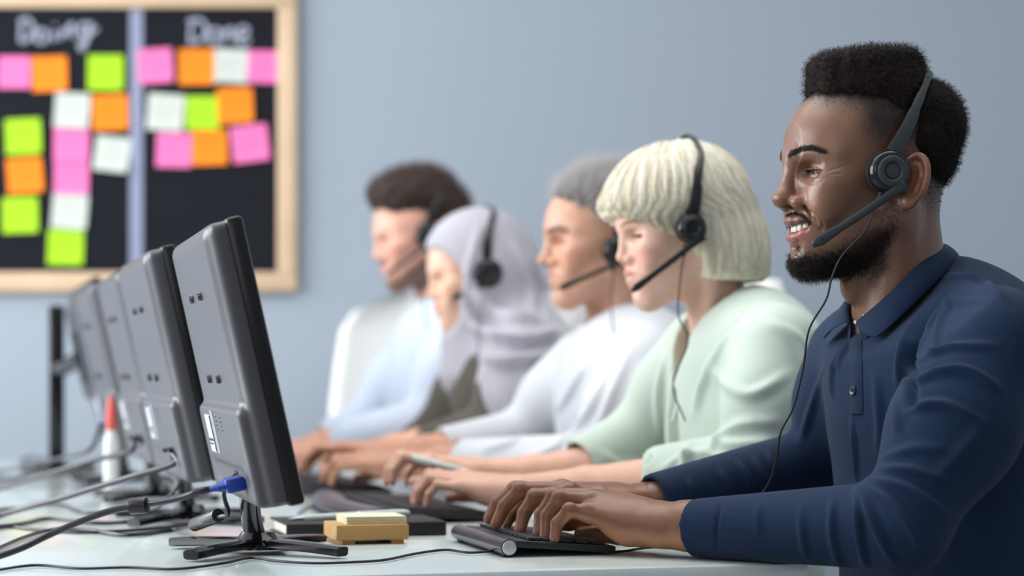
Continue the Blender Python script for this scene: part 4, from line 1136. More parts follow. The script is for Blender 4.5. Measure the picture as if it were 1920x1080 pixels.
bp3 = band_path([cup3+np.array([0, -0.002, 0.02]), pxh(T3, 1168, 410, 0.090), pxh(T3, 1172, 365, 0.075), pxh(T3, 1172, 335, 0.045), np.array([-0.045, 0, 0.134])])
tip3 = pxh(T3, 1048, 541, 0.060)
cb3 = [app(T3, pxh(T3, 1150, 495, 0.09)), app(T3, pxh(T3, 1150, 510, 0.09)), px(1146, 560, 3.66), px(1150, 620, 3.62), px(1160, 700, 3.60)]
build_headset('black headset worn by the grey-haired man', T3, cup3, bp3, 0.012, tip3, 0.004, cb3, r=0.0245, boom_w=0.0085, mats=(M_hsb, M_hs2))
cl3_top = [sag(H3, 1215, 590, 0.0), sag(H3, 1200, 598, 0.045), sag(H3, 1172, 620, 0.062), sag(H3, 1130, 640, 0.020)]
mb = MB(); mb.tube(spline([sag(H3, 1235, 592, -0.02), sag(H3, 1225, 596, 0.03), sag(H3, 1195, 612, 0.062), sag(H3, 1150, 640, 0.055), sag(H3, 1118, 670, 0.02)], 30), 0.013, 8, sq=(1, 0.5))
mb.tube(spline([sag(H3, 1235, 592, 0.02), sag(H3, 1215, 596, -0.03), sag(H3, 1165, 612, -0.062), sag(H3, 1115, 625, -0.055), sag(H3, 1112, 660, -0.02)], 30), 0.013, 8, sq=(1, 0.5))
mb.build('collar', M_wsh, sh3)

# ---- woman in the grey headscarf
H4 = px(900, 514, 4.20); T4 = headT(H4, pitch=math.radians(8), scale=0.90)
P4 = dict(PF, smile=0.9, cheek=1.02, ears=False, nose=0.9, nose_tip=0.001)
nb4 = app(T4, (-0.055, 0, -0.225))
J4 = dict(SL=px(985, 690, 4.04), SR=px(985, 690, 4.04)-0.32*LEFT, EL=px(925, 800, 3.99), ER=px(830, 800, 4.35), CL=px(800, 832, 4.08), CR=px(770, 834, 4.28), neck=nb4, belly=px(960, 850, 4.2), back=px(985, 700, 4.2), rs=(0.060, 0.050, 0.036), neck_w=0.05,
          ells=[(px(940, 730, 4.2), (0.105, 0.15, 0.15)), (px(955, 850, 4.2), (0.108, 0.15, 0.18)), (px(985, 700, 4.2), (0.085, 0.15, 0.09)), (px(960, 930, 4.2), (0.11, 0.15, 0.10))])
WL4 = px(735, 845, 4.14); WR4 = px(705, 846, 4.32)
fl4, tl4 = typing_hand(WL4, px(640, 850, 4.18)-WL4, 1, s=0.94); fr4, tr4 = typing_hand(WR4, px(610, 848, 4.34)-WR4, -1, s=0.94)
M_olive = fabric('olive_top', srgb(84, 80, 72), 0.85, 600, 0.2)
m4, V4h, Q4h, sh4, _ = make_person('woman in a grey headscarf and dark olive top', H4, T4, P4, srgb(226, 182, 156), srgb(190, 108, 100), 0.0032, J4, M_olive, 0.0066,
    [(WL4, fl4, tl4, [WL4, px(775, 838, 4.10), px(815, 830, 4.07)]), (WR4, fr4, tr4, [WR4, px(740, 840, 4.30), px(785, 832, 4.27)])], M_skin_f, (), hh=0.0030, hip=hip_of(px(975, 880, 4.2)))
def headscarf(T, parent, H, M):
    loc = lambda x, y, c: sag(H, x, y, c)
    lo = H+np.array([-0.32, -0.34, -0.36]); hi = H+np.array([0.36, 0.34, 0.18])
    f = Field(lo, hi, 0.0055)
    R = (T[:3, :3]/np.linalg.norm(T[:3, 0])).T
    f.ell(app(T, (-0.004, 0, 0.036)), (0.112, 0.090, 0.100), 0.0, R=R)
    f.ell(app(T, (0.030, 0, -0.030)), (0.072, 0.086, 0.100), 0.03, R=R)
    f.cone(app(T, (-0.030, 0, -0.02)), app(T, (-0.050, 0, -0.20)), 0.086, 0.098, 0.05)
    f.cone(app(T, (0.03, 0, -0.10)), app(T, (0.02, 0, -0.20)), 0.060, 0.090, 0.04)
    S = J4['SL']; S2 = J4['SR']
    for s_ in (S, S2):
        f.cone(app(T, (-0.05, 0, -0.19)), s_+ZD*0.012, 0.085, 0.068, 0.06)
    f.cone(S+ZD*0.012, S*0.50+J4['EL']*0.50+LEFT*0.012-FWD*0.008, 0.070, 0.066, 0.05)
    f.cone(S*0.5+J4['EL']*0.5+LEFT*0.012-FWD*0.008, J4['EL']+ZD*0.035+LEFT*0.010-FWD*0.03, 0.066, 0.034, 0.05)
    f.ell(px(985, 690, 4.2), (0.098, 0.165, 0.11), 0.05, R=np.array([FWD, LEFT, ZD])); f.ell(px(990, 780, 4.2), (0.098, 0.160, 0.13), 0.05, R=np.array([FWD, LEFT, ZD]))
    f.ell(app(T, (0.118, 0, -0.002)), (0.080, 0.100, 0.064), 0.010, 'sub', R=R); f.ell(app(T, (0.126, 0, -0.060)), (0.062, 0.100, 0.056), 0.012, 'sub', R=R)
    V, Q = f.mesh(); V = relax(V, Q, 2)
    V = add_folds(V, Q, [([(860, 560), (900, 620), (980, 640), (1050, 620)], 0.013, 0.018), ([(850, 600), (890, 660), (960, 680), (1040, 660)], 0.012, 0.018), ([(880, 540), (940, 600), (1010, 600)], 0.013, 0.018), ([(960, 450), (990, 520), (1000, 590)], 0.006, 0.016),
                         ([(900, 420), (880, 500), (870, 570)], 0.004, 0.012), ([(990, 470), (1015, 540), (1030, 600)], 0.006, 0.014), ([(900, 690), (920, 760), (950, 810)], 0.005, 0.014), ([(990, 700), (980, 760), (970, 810)], 0.005, 0.016)])
    return mesh_np('headscarf', V, Q, M, parent)
headscarf(T4, m4, H4, fabric('grey_scarf', srgb(172, 170, 179), 0.75, 500, 0.2, (8, 0.08), 0.3))
cup4 = pxh(T4, 915, 512, 0.106)
bp4 = band_path([cup4+np.array([0, -0.002, 0.02]), pxh(T4, 914, 450, 0.100), pxh(T4, 922, 415, 0.078), pxh(T4, 926, 396, 0.045), np.array([-0.035, 0, 0.146])])
tip4 = pxh(T4, 846, 560, 0.075)
cb4 = [app(T4, pxh(T4, 908, 535, 0.10)), app(T4, pxh(T4, 907, 550, 0.10)), px(900, 600, 4.05), px(895, 680, 4.02)]
build_headset('black headset over the grey headscarf', T4, cup4, bp4, 0.013, tip4, 0.004, cb4, r=0.027, boom_w=0.0080, mats=(M_hsb, M_hs2))

# ---- brown-haired bearded man in the light blue shirt
H5 = px(796, 440, 4.65); T5 = headT(H5, pitch=math.radians(10), scale=0.96)
P5 = dict(PM, nose=1.0, nose_tip=0.001)
nb5 = app(T5, (-0.050, 0, -0.225))
J5 = dict(SL=px(868, 650, 4.47), SR=px(868, 650, 4.47)-0.36*LEFT, EL=px(800, 792, 4.40), ER=px(690, 790, 4.80), CL=px(640, 822, 4.52), CR=px(610, 826, 4.76), neck=nb5, belly=px(840, 800, 4.65), back=px(865, 650, 4.65), rs=(0.068, 0.054, 0.040),
          ells=[(px(825, 690, 4.65), (0.112, 0.165, 0.16)), (px(835, 800, 4.65), (0.112, 0.16, 0.18)), (px(865, 650, 4.65), (0.09, 0.16, 0.10)), (px(840, 880, 4.65), (0.115, 0.16, 0.12))])
WL5 = px(606, 838, 4.56); WR5 = px(580, 840, 4.78)
fl5, tl5 = typing_hand(WL5, px(540, 848, 4.60)-WL5, 1, (25, 70, 45), s=1.12); fr5, tr5 = typing_hand(WR5, px(520, 848, 4.80)-WR5, -1, (25, 70, 45), s=1.12)
M_blue = fabric('light_blue_shirt', srgb(198, 208, 226), 0.75, 600, 0.2, (10, 0.05), 0.2)
def stub5(V, C_):
    x, y, z = V[:, 0], np.abs(V[:, 1]), V[:, 2]
    low = smooth01(-z-(0.080-0.60*np.clip(0.085-x, 0, 0.085)), -0.006, 0.016)*smooth01(x, -0.004, 0.018)*(1-smooth01(-z, 0.115, 0.135))
    must = np.clip(gauss(V, (0.104, 0, -0.048), (0.016, 0.028, 0.0055))*2, 0, 1)
    return blend(C_, srgb(70, 48, 40), np.maximum(low, must)*0.8)
m5, V5h, Q5h, sh5, _ = make_person('bearded brown-haired man in a light blue shirt at the far end of the row', H5, T5, P5, srgb(220, 168, 146), srgb(180, 104, 96), 0.0032, J5, M_blue, 0.0066,
    [(WL5, fl5, tl5, [WL5, px(630, 826, 4.53), px(665, 818, 4.51)]), (WR5, fr5, tr5, [WR5, px(605, 830, 4.77), px(640, 822, 4.75)])], M_skin_f, (), hh=0.0030, blush=srgb(214, 130, 110), paint=stub5, hip=hip_of(px(860, 860, 4.65)))
M_brn = mat('brown_hair_base', srgb(48, 34, 28), 0.7, var=(50, 0.25)); M_brs = mat('brown_hair', srgb(74, 52, 42), 0.55)
short_hair(T5, m5, [((0.010, 0, 0.085), (0.104, 0.082, 0.070)), ((-0.035, 0, 0.040), (0.078, 0.083, 0.082)), ((0.060, 0, 0.105), (0.050, 0.060, 0.034))], M_brn, M_brs, 5000, 0.018, 0.0004, comb=(-0.4, 0, 0.7), amp=0.004, freq=60, sub=[((0.125, 0, 0.000), (0.075, 0.12, 0.082)), ((0.045, 0, -0.085), (0.05, 0.12, 0.085)), ((-0.02, 0, -0.13), (0.10, 0.12, 0.08))])
cup5 = pxh(T5, 803, 440, 0.092)
bp5 = band_path([cup5+np.array([0, -0.002, 0.02]), pxh(T5, 812, 400, 0.092), pxh(T5, 824, 365, 0.080), pxh(T5, 832, 335, 0.045), np.array([-0.035, 0, 0.160])])
tip5 = pxh(T5, 725, 515, 0.060)
cb5 = [app(T5, pxh(T5, 800, 462, 0.09)), app(T5, pxh(T5, 800, 475, 0.09)), px(795, 540, 4.50), px(800, 620, 4.46)]
build_headset('black headset worn by the brown-haired bearded man', T5, cup5, bp5, 0.012, tip5, 0.004, cb5, r=0.0250, boom_w=0.0080, mats=(M_hsb, M_hs2))
mb = MB(); mb.tube(spline([sag(H5, 866, 560, 0.0), sag(H5, 858, 564, 0.045), sag(H5, 838, 576, 0.062), sag(H5, 805, 592, 0.030), sag(H5, 795, 606, 0.01)], 30), 0.015, 8, sq=(1, 0.5))
mb.build('collar', M_blue, sh5)
# ---------------------------------------------------------------- blackboard, lettering, sticky notes
BY = WALL_Y-0.002
def wp(x, y, off): return px(x, y, BY-off)
M_wood = mat('pale_wood_frame', srgb(214, 184, 152), 0.55, var=(9, 0.08))
M_slate = mat('slate_black', srgb(19, 21, 29), 0.85, spec=0.25, var=(5, 0.10))
M_div = mat('divider_grey', srgb(140, 146, 172), 0.5)
M_chalk = mat('chalk', srgb(170, 174, 192), 0.95, bump=(900, 0.6))
def wall_box(x0, y0, x1, y1, o0, o1, bev=0.0, mb=None):
    a, b = wp(x0, y0, 0), wp(x1, y1, 0)
    a = np.array([(x0-960)/FPX*BY, 0, CAM_Z-(y0-HOR)/FPX*BY]); b = np.array([(x1-960)/FPX*BY, 0, CAM_Z-(y1-HOR)/FPX*BY])
    c = ((a[0]+b[0])/2, BY-(o0+o1)/2, (a[2]+b[2])/2); s = (abs(b[0]-a[0]), o1-o0, abs(a[2]-b[2]))
    return (mb or MB()).box(c, s, None, bev)
XB0 = -560
bb = tag(empty('blackboard', (px(0, 530, BY)[0], BY, px(0, 548, BY)[2])), 'pale wood framed blackboard headed Doing and Done on the wall', 'blackboard')
wall_box(XB0+20, 5, 545, 535, 0.0, 0.010).build('slate', M_slate, bb, smooth=False)
for q in ((XB0, 511, 558, 547), (XB0, -18, 558, 17), (XB0, 17, XB0+36, 511), (522, 17, 558, 511)):
    wall_box(*q, 0.0, 0.028, 0.004).build('frame_rail', M_wood, bb)
wall_box(245, 18, 269, 510, 0.010, 0.013).build('divider_strip', M_div, bb, smooth=False)
wall_box(-300, 18, -276, 510, 0.010, 0.013).build('divider_strip', M_div, bb, smooth=False)
def chalk(name, strokes):
    mb = MB()
    for st in strokes:
        P = spline([(x, y, 0) for x, y in st], 8*len(st))
        mb.tube([px(x, y, BY-0.0108) for x, y, _ in P], 0.0056, 6, sq=(1, 1))
    return mb.build(name, M_chalk, bb)
chalk('lettering_doing', [[(42, 38), (40, 60), (39, 78)], [(36, 40), (52, 36), (64, 52), (58, 70), (40, 80)], [(84, 56), (70, 60), (68, 74), (80, 79), (90, 70), (84, 56)], [(102, 60), (101, 70), (104, 76)], [(103, 46), (104, 49)],
    [(114, 74), (118, 58), (122, 66), (130, 50), (136, 46), (138, 58), (138, 72)], [(168, 46), (154, 46), (150, 60), (160, 66), (170, 52), (172, 44), (166, 70), (156, 92), (150, 86), (162, 72), (184, 52)]])
chalk('lettering_done', [[(362, 36), (358, 60), (358, 80)], [(352, 40), (376, 38), (388, 56), (378, 74), (354, 82)], [(408, 54), (394, 58), (392, 76), (404, 80), (414, 70), (408, 54)], [(420, 78), (422, 56), (423, 64), (432, 54), (438, 60), (438, 78)],
    [(448, 68), (464, 64), (462, 52), (450, 54), (446, 70), (454, 82), (470, 76)]])
NC = {'pink': srgb(244, 122, 184), 'orange': srgb(255, 140, 20), 'green': srgb(170, 222, 32), 'white': srgb(206, 211, 203)}
M_note = {k: mat('paper_'+k, v, 0.85, var=(30, 0.03)) for k, v in NC.items()}
M_ink = {k: mat('ink_on_'+k, tuple(np.array(v)*0.45), 0.8) for k, v in NC.items()}
NOTES = [(29, 137, 60, 'pink', 0, 'pink sticky note at the top left, first under Doing'), (95, 140, 65, 'orange', -2, 'orange sticky note beside the first pink one under Doing'),
  (200, 138, 66, 'green', 0, 'green sticky note under the end of Doing, by the divider'), (137, 208, 65, 'white', 3, 'white sticky note above the two stacked pink notes'),
  (208, 212, 66, 'orange', -2, 'orange sticky note below the green one by the divider'), (46, 257, 66, 'green', -3, 'uppermost of the three notes at the far left, green'),
  (136, 271, 65, 'pink', 0, 'upper of the two stacked pink sticky notes'), (212, 290, 65, 'white', 6, 'white sticky note with lifting corner below the orange note by the divider'),
  (49, 330, 66, 'orange', -5, 'orange sticky note between two green notes at the far left'), (136, 332, 64, 'pink', 0, 'lower of the two stacked pink sticky notes'),
  (40, 404, 66, 'green', -2, 'lowest of the three notes at the far left, green'), (133, 396, 66, 'white', 4, 'white sticky note below the two stacked pink notes'),
  (125, 464, 66, 'green', 1, 'green sticky note lowest on the blackboard'),
  (293, 125, 64, 'pink', -4, 'pink sticky note overlapping the divider under Done'), (370, 127, 66, 'orange', -1, 'orange sticky note directly under the D of Done'),
  (434, 125, 63, 'white', 3, 'white sticky note between the orange and pink ones under Done'), (496, 127, 60, 'pink', 1, 'pink sticky note against the right frame under Done'),
  (312, 212, 68, 'white', 4, 'white sticky note by the divider in the middle of the Done column'), (381, 213, 63, 'green', 0, 'only green sticky note under Done'),
  (442, 199, 66, 'orange', -3, 'orange sticky note above the tilted pink note under Done'), (328, 282, 65, 'pink', 1, 'pink sticky note below the white one, left in the lowest row under Done'),
  (394, 277, 66, 'orange', -2, 'orange sticky note in the lowest row under Done'), (470, 270, 68, 'pink', -7, 'tilted pink sticky note on the right of the lowest row under Done')]
for i, (cx, cy, s, colr, rot, lab) in enumerate(NOTES):
    S = s/FPX*BY; o0 = 0.0112+0.0005*(i % 3); n = 9; V = []; F = []
    c = np.array([(cx-960)/FPX*BY, BY-o0, CAM_Z-(cy-HOR)/FPX*BY]); a = math.radians(-rot)
    ca, sa = math.cos(a), math.sin(a); curl = 0.010 if 'lifting' not in lab else 0.018
    for side in (0, 1):
        for j in range(n):
            for k in range(n):
                u, v = k/(n-1)-0.5, 0.5-j/(n-1)
                lift = 0.001+curl*max(0.0, 0.25-v)**2*1.2+(0.004*max(0, u)*max(0, 0.2-v) if i % 2 else 0.004*max(0, -u)*max(0, 0.2-v)) + side*0.0006
                V.append(c+np.array([(u*ca-v*sa)*S, -lift, (u*sa+v*ca)*S]))
    for j in range(n-1):
        for k in range(n-1):
            q = (j*n+k, (j+1)*n+k, (j+1)*n+k+1, j*n+k+1); F.append(tuple(x+n*n for x in q)); F.append(q[::-1])
    rim = [k for k in range(n)]+[j*n+n-1 for j in range(1, n)]+[(n-1)*n+k for k in range(n-2, -1, -1)]+[j*n for j in range(n-2, 0, -1)]
    for x, y in zip(rim, rim[1:]+rim[:1]): F.append((x, y, y+n*n, x+n*n))
    nt = mesh_np('sticky_note', V, F, M_note[colr], smooth=False)
    nt.location = (0, 0, 0); tag(nt, lab, 'sticky note', 'sticky notes on the blackboard')
    mb = MB(); rr = random.Random(i)
    for ln in range(3):
        v = 0.22-0.20*ln; w_ = rr.uniform(0.5, 0.7)
        pts = []
        for t in np.linspace(0, 1, 26):
            u = -0.34+w_*t; z = v+0.022*math.sin(t*40+ln*2+i)*(0.5+0.5*rr.random())
            lift = 0.001+curl*max(0.0, 0.25-v)**2*1.2+0.0007
            lift += (0.004*max(0, u)*max(0, 0.2-v) if i % 2 else 0.004*max(0, -u)*max(0, 0.2-v))
            pts.append(c+np.array([(u*ca-z*sa)*S, -lift-0.0002, (u*sa+z*ca)*S]))
        mb.tube(pts, 0.0007, 4)
    mb.build('handwriting', M_ink[colr], nt)

# ---------------------------------------------------------------- monitors
M_shell = mat('monitor_grey_shell', srgb(78, 77, 83), 0.36, bump=(700, 0.06), spec=0.55)
M_bez = mat('monitor_black_bezel', srgb(12, 12, 14), 0.30)
M_chrome = mat('stand_black_chrome', srgb(104, 103, 108), 0.14, metal=0.9)
M_glossb = mat('stand_gloss_black', srgb(14, 14, 17), 0.14)
M_screen = mat('lcd_screen', srgb(10, 11, 14), 0.12)
M_metal = mat('port_metal', srgb(190, 192, 198), 0.3, metal=0.8)
M_hole = mat('port_dark', srgb(10, 10, 12), 0.6)
M_label = mat('label_silver', srgb(212, 214, 222), 0.35)
TILT = math.radians(12.5)
def mon_frame(v0, uc=-0.612, zc=0.226):
    up = ZD*math.cos(TILT)-CDIR*math.sin(TILT); bk = -CDIR*math.cos(TILT)-ZD*math.sin(TILT)
    o = dk(uc, v0+0.222, zc)
    return o, np.array([RDIR, bk, up])                   # local x along the row, y out of the back, z up
def make_monitor(v0, label):
    o, A = mon_frame(v0)
    L = lambda x, y, z: o+np.array([x, y, z])@A
    root = tag(empty('computer_monitor', dk(-0.59, v0+0.27, 0)), label, 'monitor', 'row of identical monitors')
    MB().box(L(0, -0.002, 0), (0.440, 0.019, 0.314), A, 0.005).build('bezel', M_bez, root)
    MB().box(L(0, -0.0119, 0.004), (0.408, 0.001, 0.272), A).build('screen', M_screen, root, smooth=False)
    f = Field((-0.27, -0.01, -0.17), (0.27, 0.06, 0.17), 0.0032)
    f.rbox((0, 0.012, 0), (0.2165, 0.014, 0.1545), 0.009, 0)
    f.rbox((0, 0.012, 0.0), (0.200, 0.0195, 0.150), 0.010, 0.010)
    f.rbox((0, 0.016, -0.098), (0.209, 0.0235, 0.056), 0.010, 0.004)             # thicker lower housing with a ledge
    f.rbox((0, 0.046, -0.124), (0.155, 0.010, 0.012), 0.003, 0.003, 'sub')       # connector recess
    V, Q = f.mesh(); V = relax(V, Q, 1)
    sh = mesh_np('rear_shell', np.array([L(*v) for v in V]), Q, M_shell, root)
    for x in (-0.05, 0.05):
        for z in (0.084, -0.012):
            MB().lathe([(0.0052, 0), (0.0052, 0.004), (0.0044, 0.0062), (0.0018, 0.0066)], L(x, 0.0305, z), A[1], 16).build('mount_screw', M_shell if z < 0 else M_chrome, sh)
    for x in (-0.03, 0.02):
        mb = MB()
        for k in range(4): mb.box(L(x, 0.0393, -0.056-0.005*k), (0.003, 0.0015, 0.0018), A)
        mb.build('vent_slots', M_hole, sh, smooth=False)
    lab = MB().box(L(0.115, 0.0397, -0.078), (0.060, 0.0008, 0.046), A).build('rating_label', M_label, sh, smooth=False)
    MB().box(L(0.088, 0.0403, -0.078), (0.005, 0.0006, 0.044), A).box(L(0.120, 0.0403, -0.086), (0.040, 0.0006, 0.003), A).box(L(0.122, 0.0403, -0.091), (0.034, 0.0006, 0.002), A).build('barcode', M_hole, lab, smooth=False)
    MB().box(L(0.062, 0.0397, -0.075), (0.030, 0.0006, 0.052), A).build('sticker', mat('sticker_grey', srgb(150, 153, 160), 0.4), sh, smooth=False)
    MB().box(L(-0.045, 0.0360, -0.124), (0.026, 0.003, 0.012), A, 0.001).build('power_socket', M_hole, sh)
    MB().box(L(-0.120, 0.0370, -0.126), (0.030, 0.006, 0.010), A, 0.001).build('video_port', M_metal, sh)
    # stand
    b0 = dk(-0.585, v0+0.275, 0.012); t0 = L(0.015, 0.016, -0.130)
    st = spline([b0, b0*0.6+t0*0.4+CDIR*-0.004, t0], 12)
    nk = MB().tube(st, np.linspace(0.0135, 0.0120, len(st)), 18, sq=(1.0, 0.8)).build('stand_neck', M_chrome, root)
    MB().lathe([(0.034, 0.0), (0.033, 0.006), (0.024, 0.013), (0.019, 0.020)], dk(-0.585, v0+0.275, 0.006), ZD, 28).build('stand_hub', M_glossb, root)
    for du, dv in ((0.086, -0.096), (-0.088, -0.100), (-0.090, 0.095), (0.090, 0.105)):
        pts = [dk(-0.585+du*t, v0+0.275+dv*t, 0.013-0.005*t*t) for t in np.linspace(0.12, 1, 9)]
        sgn = flat_strip(pts, np.array([ZD]*9), np.linspace(0.034, 0.020, 9), 0.0105)
        sgn.build('stand_foot', M_glossb, root)
    return root
m1 = make_monitor(0.01, 'nearest grey-backed monitor with a blue video plug in its back')
def copy_tree(o, parent=None):
    c = o.copy(); COL.objects.link(c)
    if parent is not None:
        c.parent = parent; c.matrix_parent_inverse = o.matrix_parent_inverse.copy()
    for ch in [x for x in bpy.data.objects if x.parent == o and x != c]: copy_tree(ch, c)
    return c
LBM = ['second nearest monitor in the row, its black edge against the nearest one', 'third monitor from the camera, seen past the second', 'fourth monitor from the camera, just before the pole-mounted one']
for i, v in enumerate((0.545, 1.08, 1.615)):
    c = copy_tree(m1); c.location = Vector(m1.location)+Vector(RDIR*(v-0.01)+CDIR*(-0.020, -0.014, -0.020)[i]); c['label'] = LBM[i]
m1.rotation_euler = (0, 0, math.radians(-1.2))
# last monitor on a pole stand
pm = tag(empty('pole_monitor', dk(-0.80, 2.40, 0)), 'dark monitor on an upright black pole stand at the far end of the desk', 'monitor')
o5, A5 = mon_frame(2.15, uc=-0.615, zc=0.255)
L5 = lambda x, y, z: o5+np.array([x, y, z])@A5
MB().box(L5(0, -0.002, 0), (0.50, 0.018, 0.31), A5, 0.005).build('bezel', M_bez, pm)
MB().box(L5(0, -0.0115, 0), (0.47, 0.001, 0.28), A5).build('screen', M_screen, pm, smooth=False)
f = Field((-0.27, -0.01, -0.17), (0.27, 0.07, 0.17), 0.006); f.rbox((0, 0.012, 0), (0.245, 0.016, 0.15), 0.014, 0); f.rbox((0, 0.02, 0.01), (0.19, 0.028, 0.11), 0.025, 0.02)
V, Q = f.mesh(); mesh_np('rear_shell', np.array([L5(*v) for v in V]), Q, mat('monitor_dark_shell', srgb(60, 61, 66), 0.45), pm)
pb = px(106, 858, 4.72); pb[2] = DESK_Z
MB().box(pb+ZD*0.182, (0.034, 0.030, 0.36), AXD, 0.006).build('pole', M_glossb, pm)
MB().box(pb+ZD*0.006, (0.16, 0.20, 0.012), AXD, 0.004).build('base_plate', M_glossb, pm)
ah = pb+ZD*0.225; at_ = L5(0, 0.045, 0)
MB().tube(spline([ah, ah*0.7+at_*0.3-ZD*0.008, ah*0.3+at_*0.7-ZD*0.004, at_], 14), np.linspace(0.018, 0.022, 14) if False else 0.018, 12).build('arm', M_glossb, pm)
MB().box(L5(0, 0.05, 0), (0.11, 0.012, 0.11), A5, 0.003).build('mount_plate', M_glossb, pm)

# ---------------------------------------------------------------- keyboards
M_kb = mat('keyboard_black', srgb(26, 26, 29), 0.45); M_key = mat('key_black', srgb(34, 34, 38), 0.5)
M_roll = mat('keyboard_purple_grey', srgb(92, 86, 100), 0.28, metal=0.5); M_cap = mat('end_cap_silver', srgb(206, 208, 212), 0.3, metal=0.7)
def make_keyboard(u0, v0, lu, lv, label, curved=False, rows=5, cols=13):
    root = tag(empty('keyboard', dk(u0+lu/2, v0+lv/2, 0)), label, 'keyboard', 'keyboards on the desk')
    zr, zf = 0.017, 0.007                                  # rear and front heights
    sl = (zf-zr)/lu; ax_u = nrm(CDIR+ZD*sl); ax_z = np.cross(ax_u, RDIR); ax_z = ax_z if ax_z[2] > 0 else -ax_z
    AK = np.array([ax_u, RDIR, ax_z])
    MB().box(dk(u0+lu/2+0.004, v0+lv/2, (zr+zf)/2-0.001), (lu-0.008, lv, 0.0085), AK, 0.002).build('base', M_kb, root)
    if not curved:
        MB().tube([dk(u0, v0+0.0015, 0.0115), dk(u0, v0+lv-0.0015, 0.0115)], 0.0098, 28).build('rear_roll', M_roll, root)
        for v, s in ((v0, -1), (v0+lv, 1)):
            MB().lathe([(0.0030, -0.002), (0.0080, -0.002), (0.0085, 0.0008), (0.0072, 0.0016), (0.0020, 0.0016)], dk(u0, v, 0.0115), RDIR*s, 28).build('end_cap', M_cap, root)
        for v in (v0+0.02, v0+lv-0.02): MB().box(dk(u0+0.002, v, 0.0022), (0.012, 0.02, 0.004), AXD, 0.001).build('rubber_foot', M_hole, root)
    else:
        pts = [dk(u0-0.012-0.020*math.sin(math.pi*t), v0+lv*t, 0.012) for t in np.linspace(0, 1, 18)]
        MB().tube(pts, 0.0125, 14, sq=(2.2, 0.9)).build('curved_rim', M_roll, root)
    ku, kv = (lu-0.034)/rows, (lv-0.016)/cols
    bm0 = None
    for r in range(rows):
        for c in range(cols):
            uu = u0+0.024+ku*(r+0.5); vv = v0+0.008+kv*(c+0.5)
            z = zr+sl*(uu-u0)+0.0056
            if bm0 is None:
                k0 = MB().box((0, 0, 0), (ku*0.84, kv*0.84, 0.0034), AK, 0.0008).build('key', M_key, root, smooth=False); bm0 = k0.data
                k0.location = dk(uu, vv, z)
            else:
                k_ = bpy.data.objects.new('key', bm0); link(k_, root); k_.matrix_parent_inverse = parent_world(root).inverted(); k_.location = dk(uu, vv, z)
    return root
make_keyboard(-0.312, 0.150, 0.130, 0.252, 'compact black keyboard with silver-capped rear roll, used by the man in navy')
make_keyboard(-0.335, 0.715, 0.155, 0.44, 'black keyboard with curved purple-grey rim under the hands of the blonde woman', True, 6, 18)
make_keyboard(-0.335, 1.42, 0.150, 0.43, 'black keyboard under the hands of the grey-haired man', True, 6, 18)

# ---------------------------------------------------------------- notebook, pens, note holder, bottle
M_cover = mat('notebook_cover', srgb(24, 24, 28), 0.5, bump=(500, 0.15)); M_page = mat('paper_cream', srgb(238, 232, 212), 0.9)
nbk = tag(empty('notebook', dk(-0.415, 0.565, 0)), 'closed black hardback notebook lying behind the note holder', 'notebook')
nu, nv = -0.412, 0.565
MB().box(dk(nu, nv, 0.0095), (0.200, 0.136, 0.014), AXD, 0.001).build('page_block', M_page, nbk)
MB().box(dk(nu, nv, 0.0175), (0.212, 0.144, 0.0026), AXD, 0.001).build('front_cover', M_cover, nbk)
MB().box(dk(nu, nv, 0.0014), (0.212, 0.144, 0.0026), AXD, 0.001).build('back_cover', M_cover, nbk)
MB().box(dk(nu, nv-0.071, 0.0095), (0.212, 0.0035, 0.0178), AXD, 0.0012).build('spine', M_cover, nbk)
MB().box(dk(nu+0.104, nv, 0.0095), (0.004, 0.144, 0.0178), AXD, 0.0012).build('elastic_band', M_cover, nbk)
M_pen = mat('pen_pearl', srgb(206, 216, 210), 0.3); M_silver = mat('pen_silver', srgb(190, 192, 196), 0.18, metal=0.9)
def make_pen(a, b, label, M, name='ballpoint_pen'):
    a, b = np.array(a), np.array(b); d = nrm(b-a); Lp = np.linalg.norm(b-a)
    root = tag(empty(name, (a+b)/2), label, 'pen')
    MB().lathe([(0.0006, 0), (0.0024, 0.010), (0.0036, 0.020)], a, d, 20).build('tip', M_silver, root)
    MB().lathe([(0.0036, 0.020), (0.0050, 0.030), (0.0055, Lp*0.5), (0.0056, Lp*0.56)], a, d, 24).build('barrel', M, root)
    MB().lathe([(0.0060, Lp*0.56), (0.0061, Lp*0.585), (0.0059, Lp*0.586)], a, d, 24).build('ring', M_silver, root)
    MB().lathe([(0.0056, Lp*0.586), (0.0062, Lp*0.75), (0.0058, Lp*0.95), (0.0040, Lp*0.99), (0.0015, Lp)], a, d, 24).build('cap', M, root)
    return root
zt = 0.0188+0.0062
pa = on_desk(612, 975, 0.021); pe = on_desk(781, 966, zt)
make_pen(dk(-0.505, 0.560, 0.0205), dk(-0.338, 0.572, zt), 'pearl white ballpoint pen lying on the black notebook', M_pen)
M_bam = mat('bamboo', srgb(206, 160, 98), 0.45, var=(22, 0.12), bump=(90, 0.1))
hld = tag(empty('note_holder', dk(-0.428, 0.42, 0)), 'small bamboo note holder block in front of the notebook', 'note holder')
MB().box(dk(-0.428, 0.420, 0.0150), (0.092, 0.090, 0.0190), AXD, 0.0012).build('block', M_bam, hld)
for u in (-0.458, -0.396): MB().box(dk(u, 0.420, 0.0030), (0.016, 0.088, 0.006), AXD, 0.0008).build('runner', mat('bamboo_dark', srgb(172, 118, 64), 0.5), hld)
pad = tag(empty('sticky_pad', dk(-0.420, 0.425, 0.0246)), 'pale yellow sticky note pad on the bamboo holder', 'sticky pad')
mb = MB()
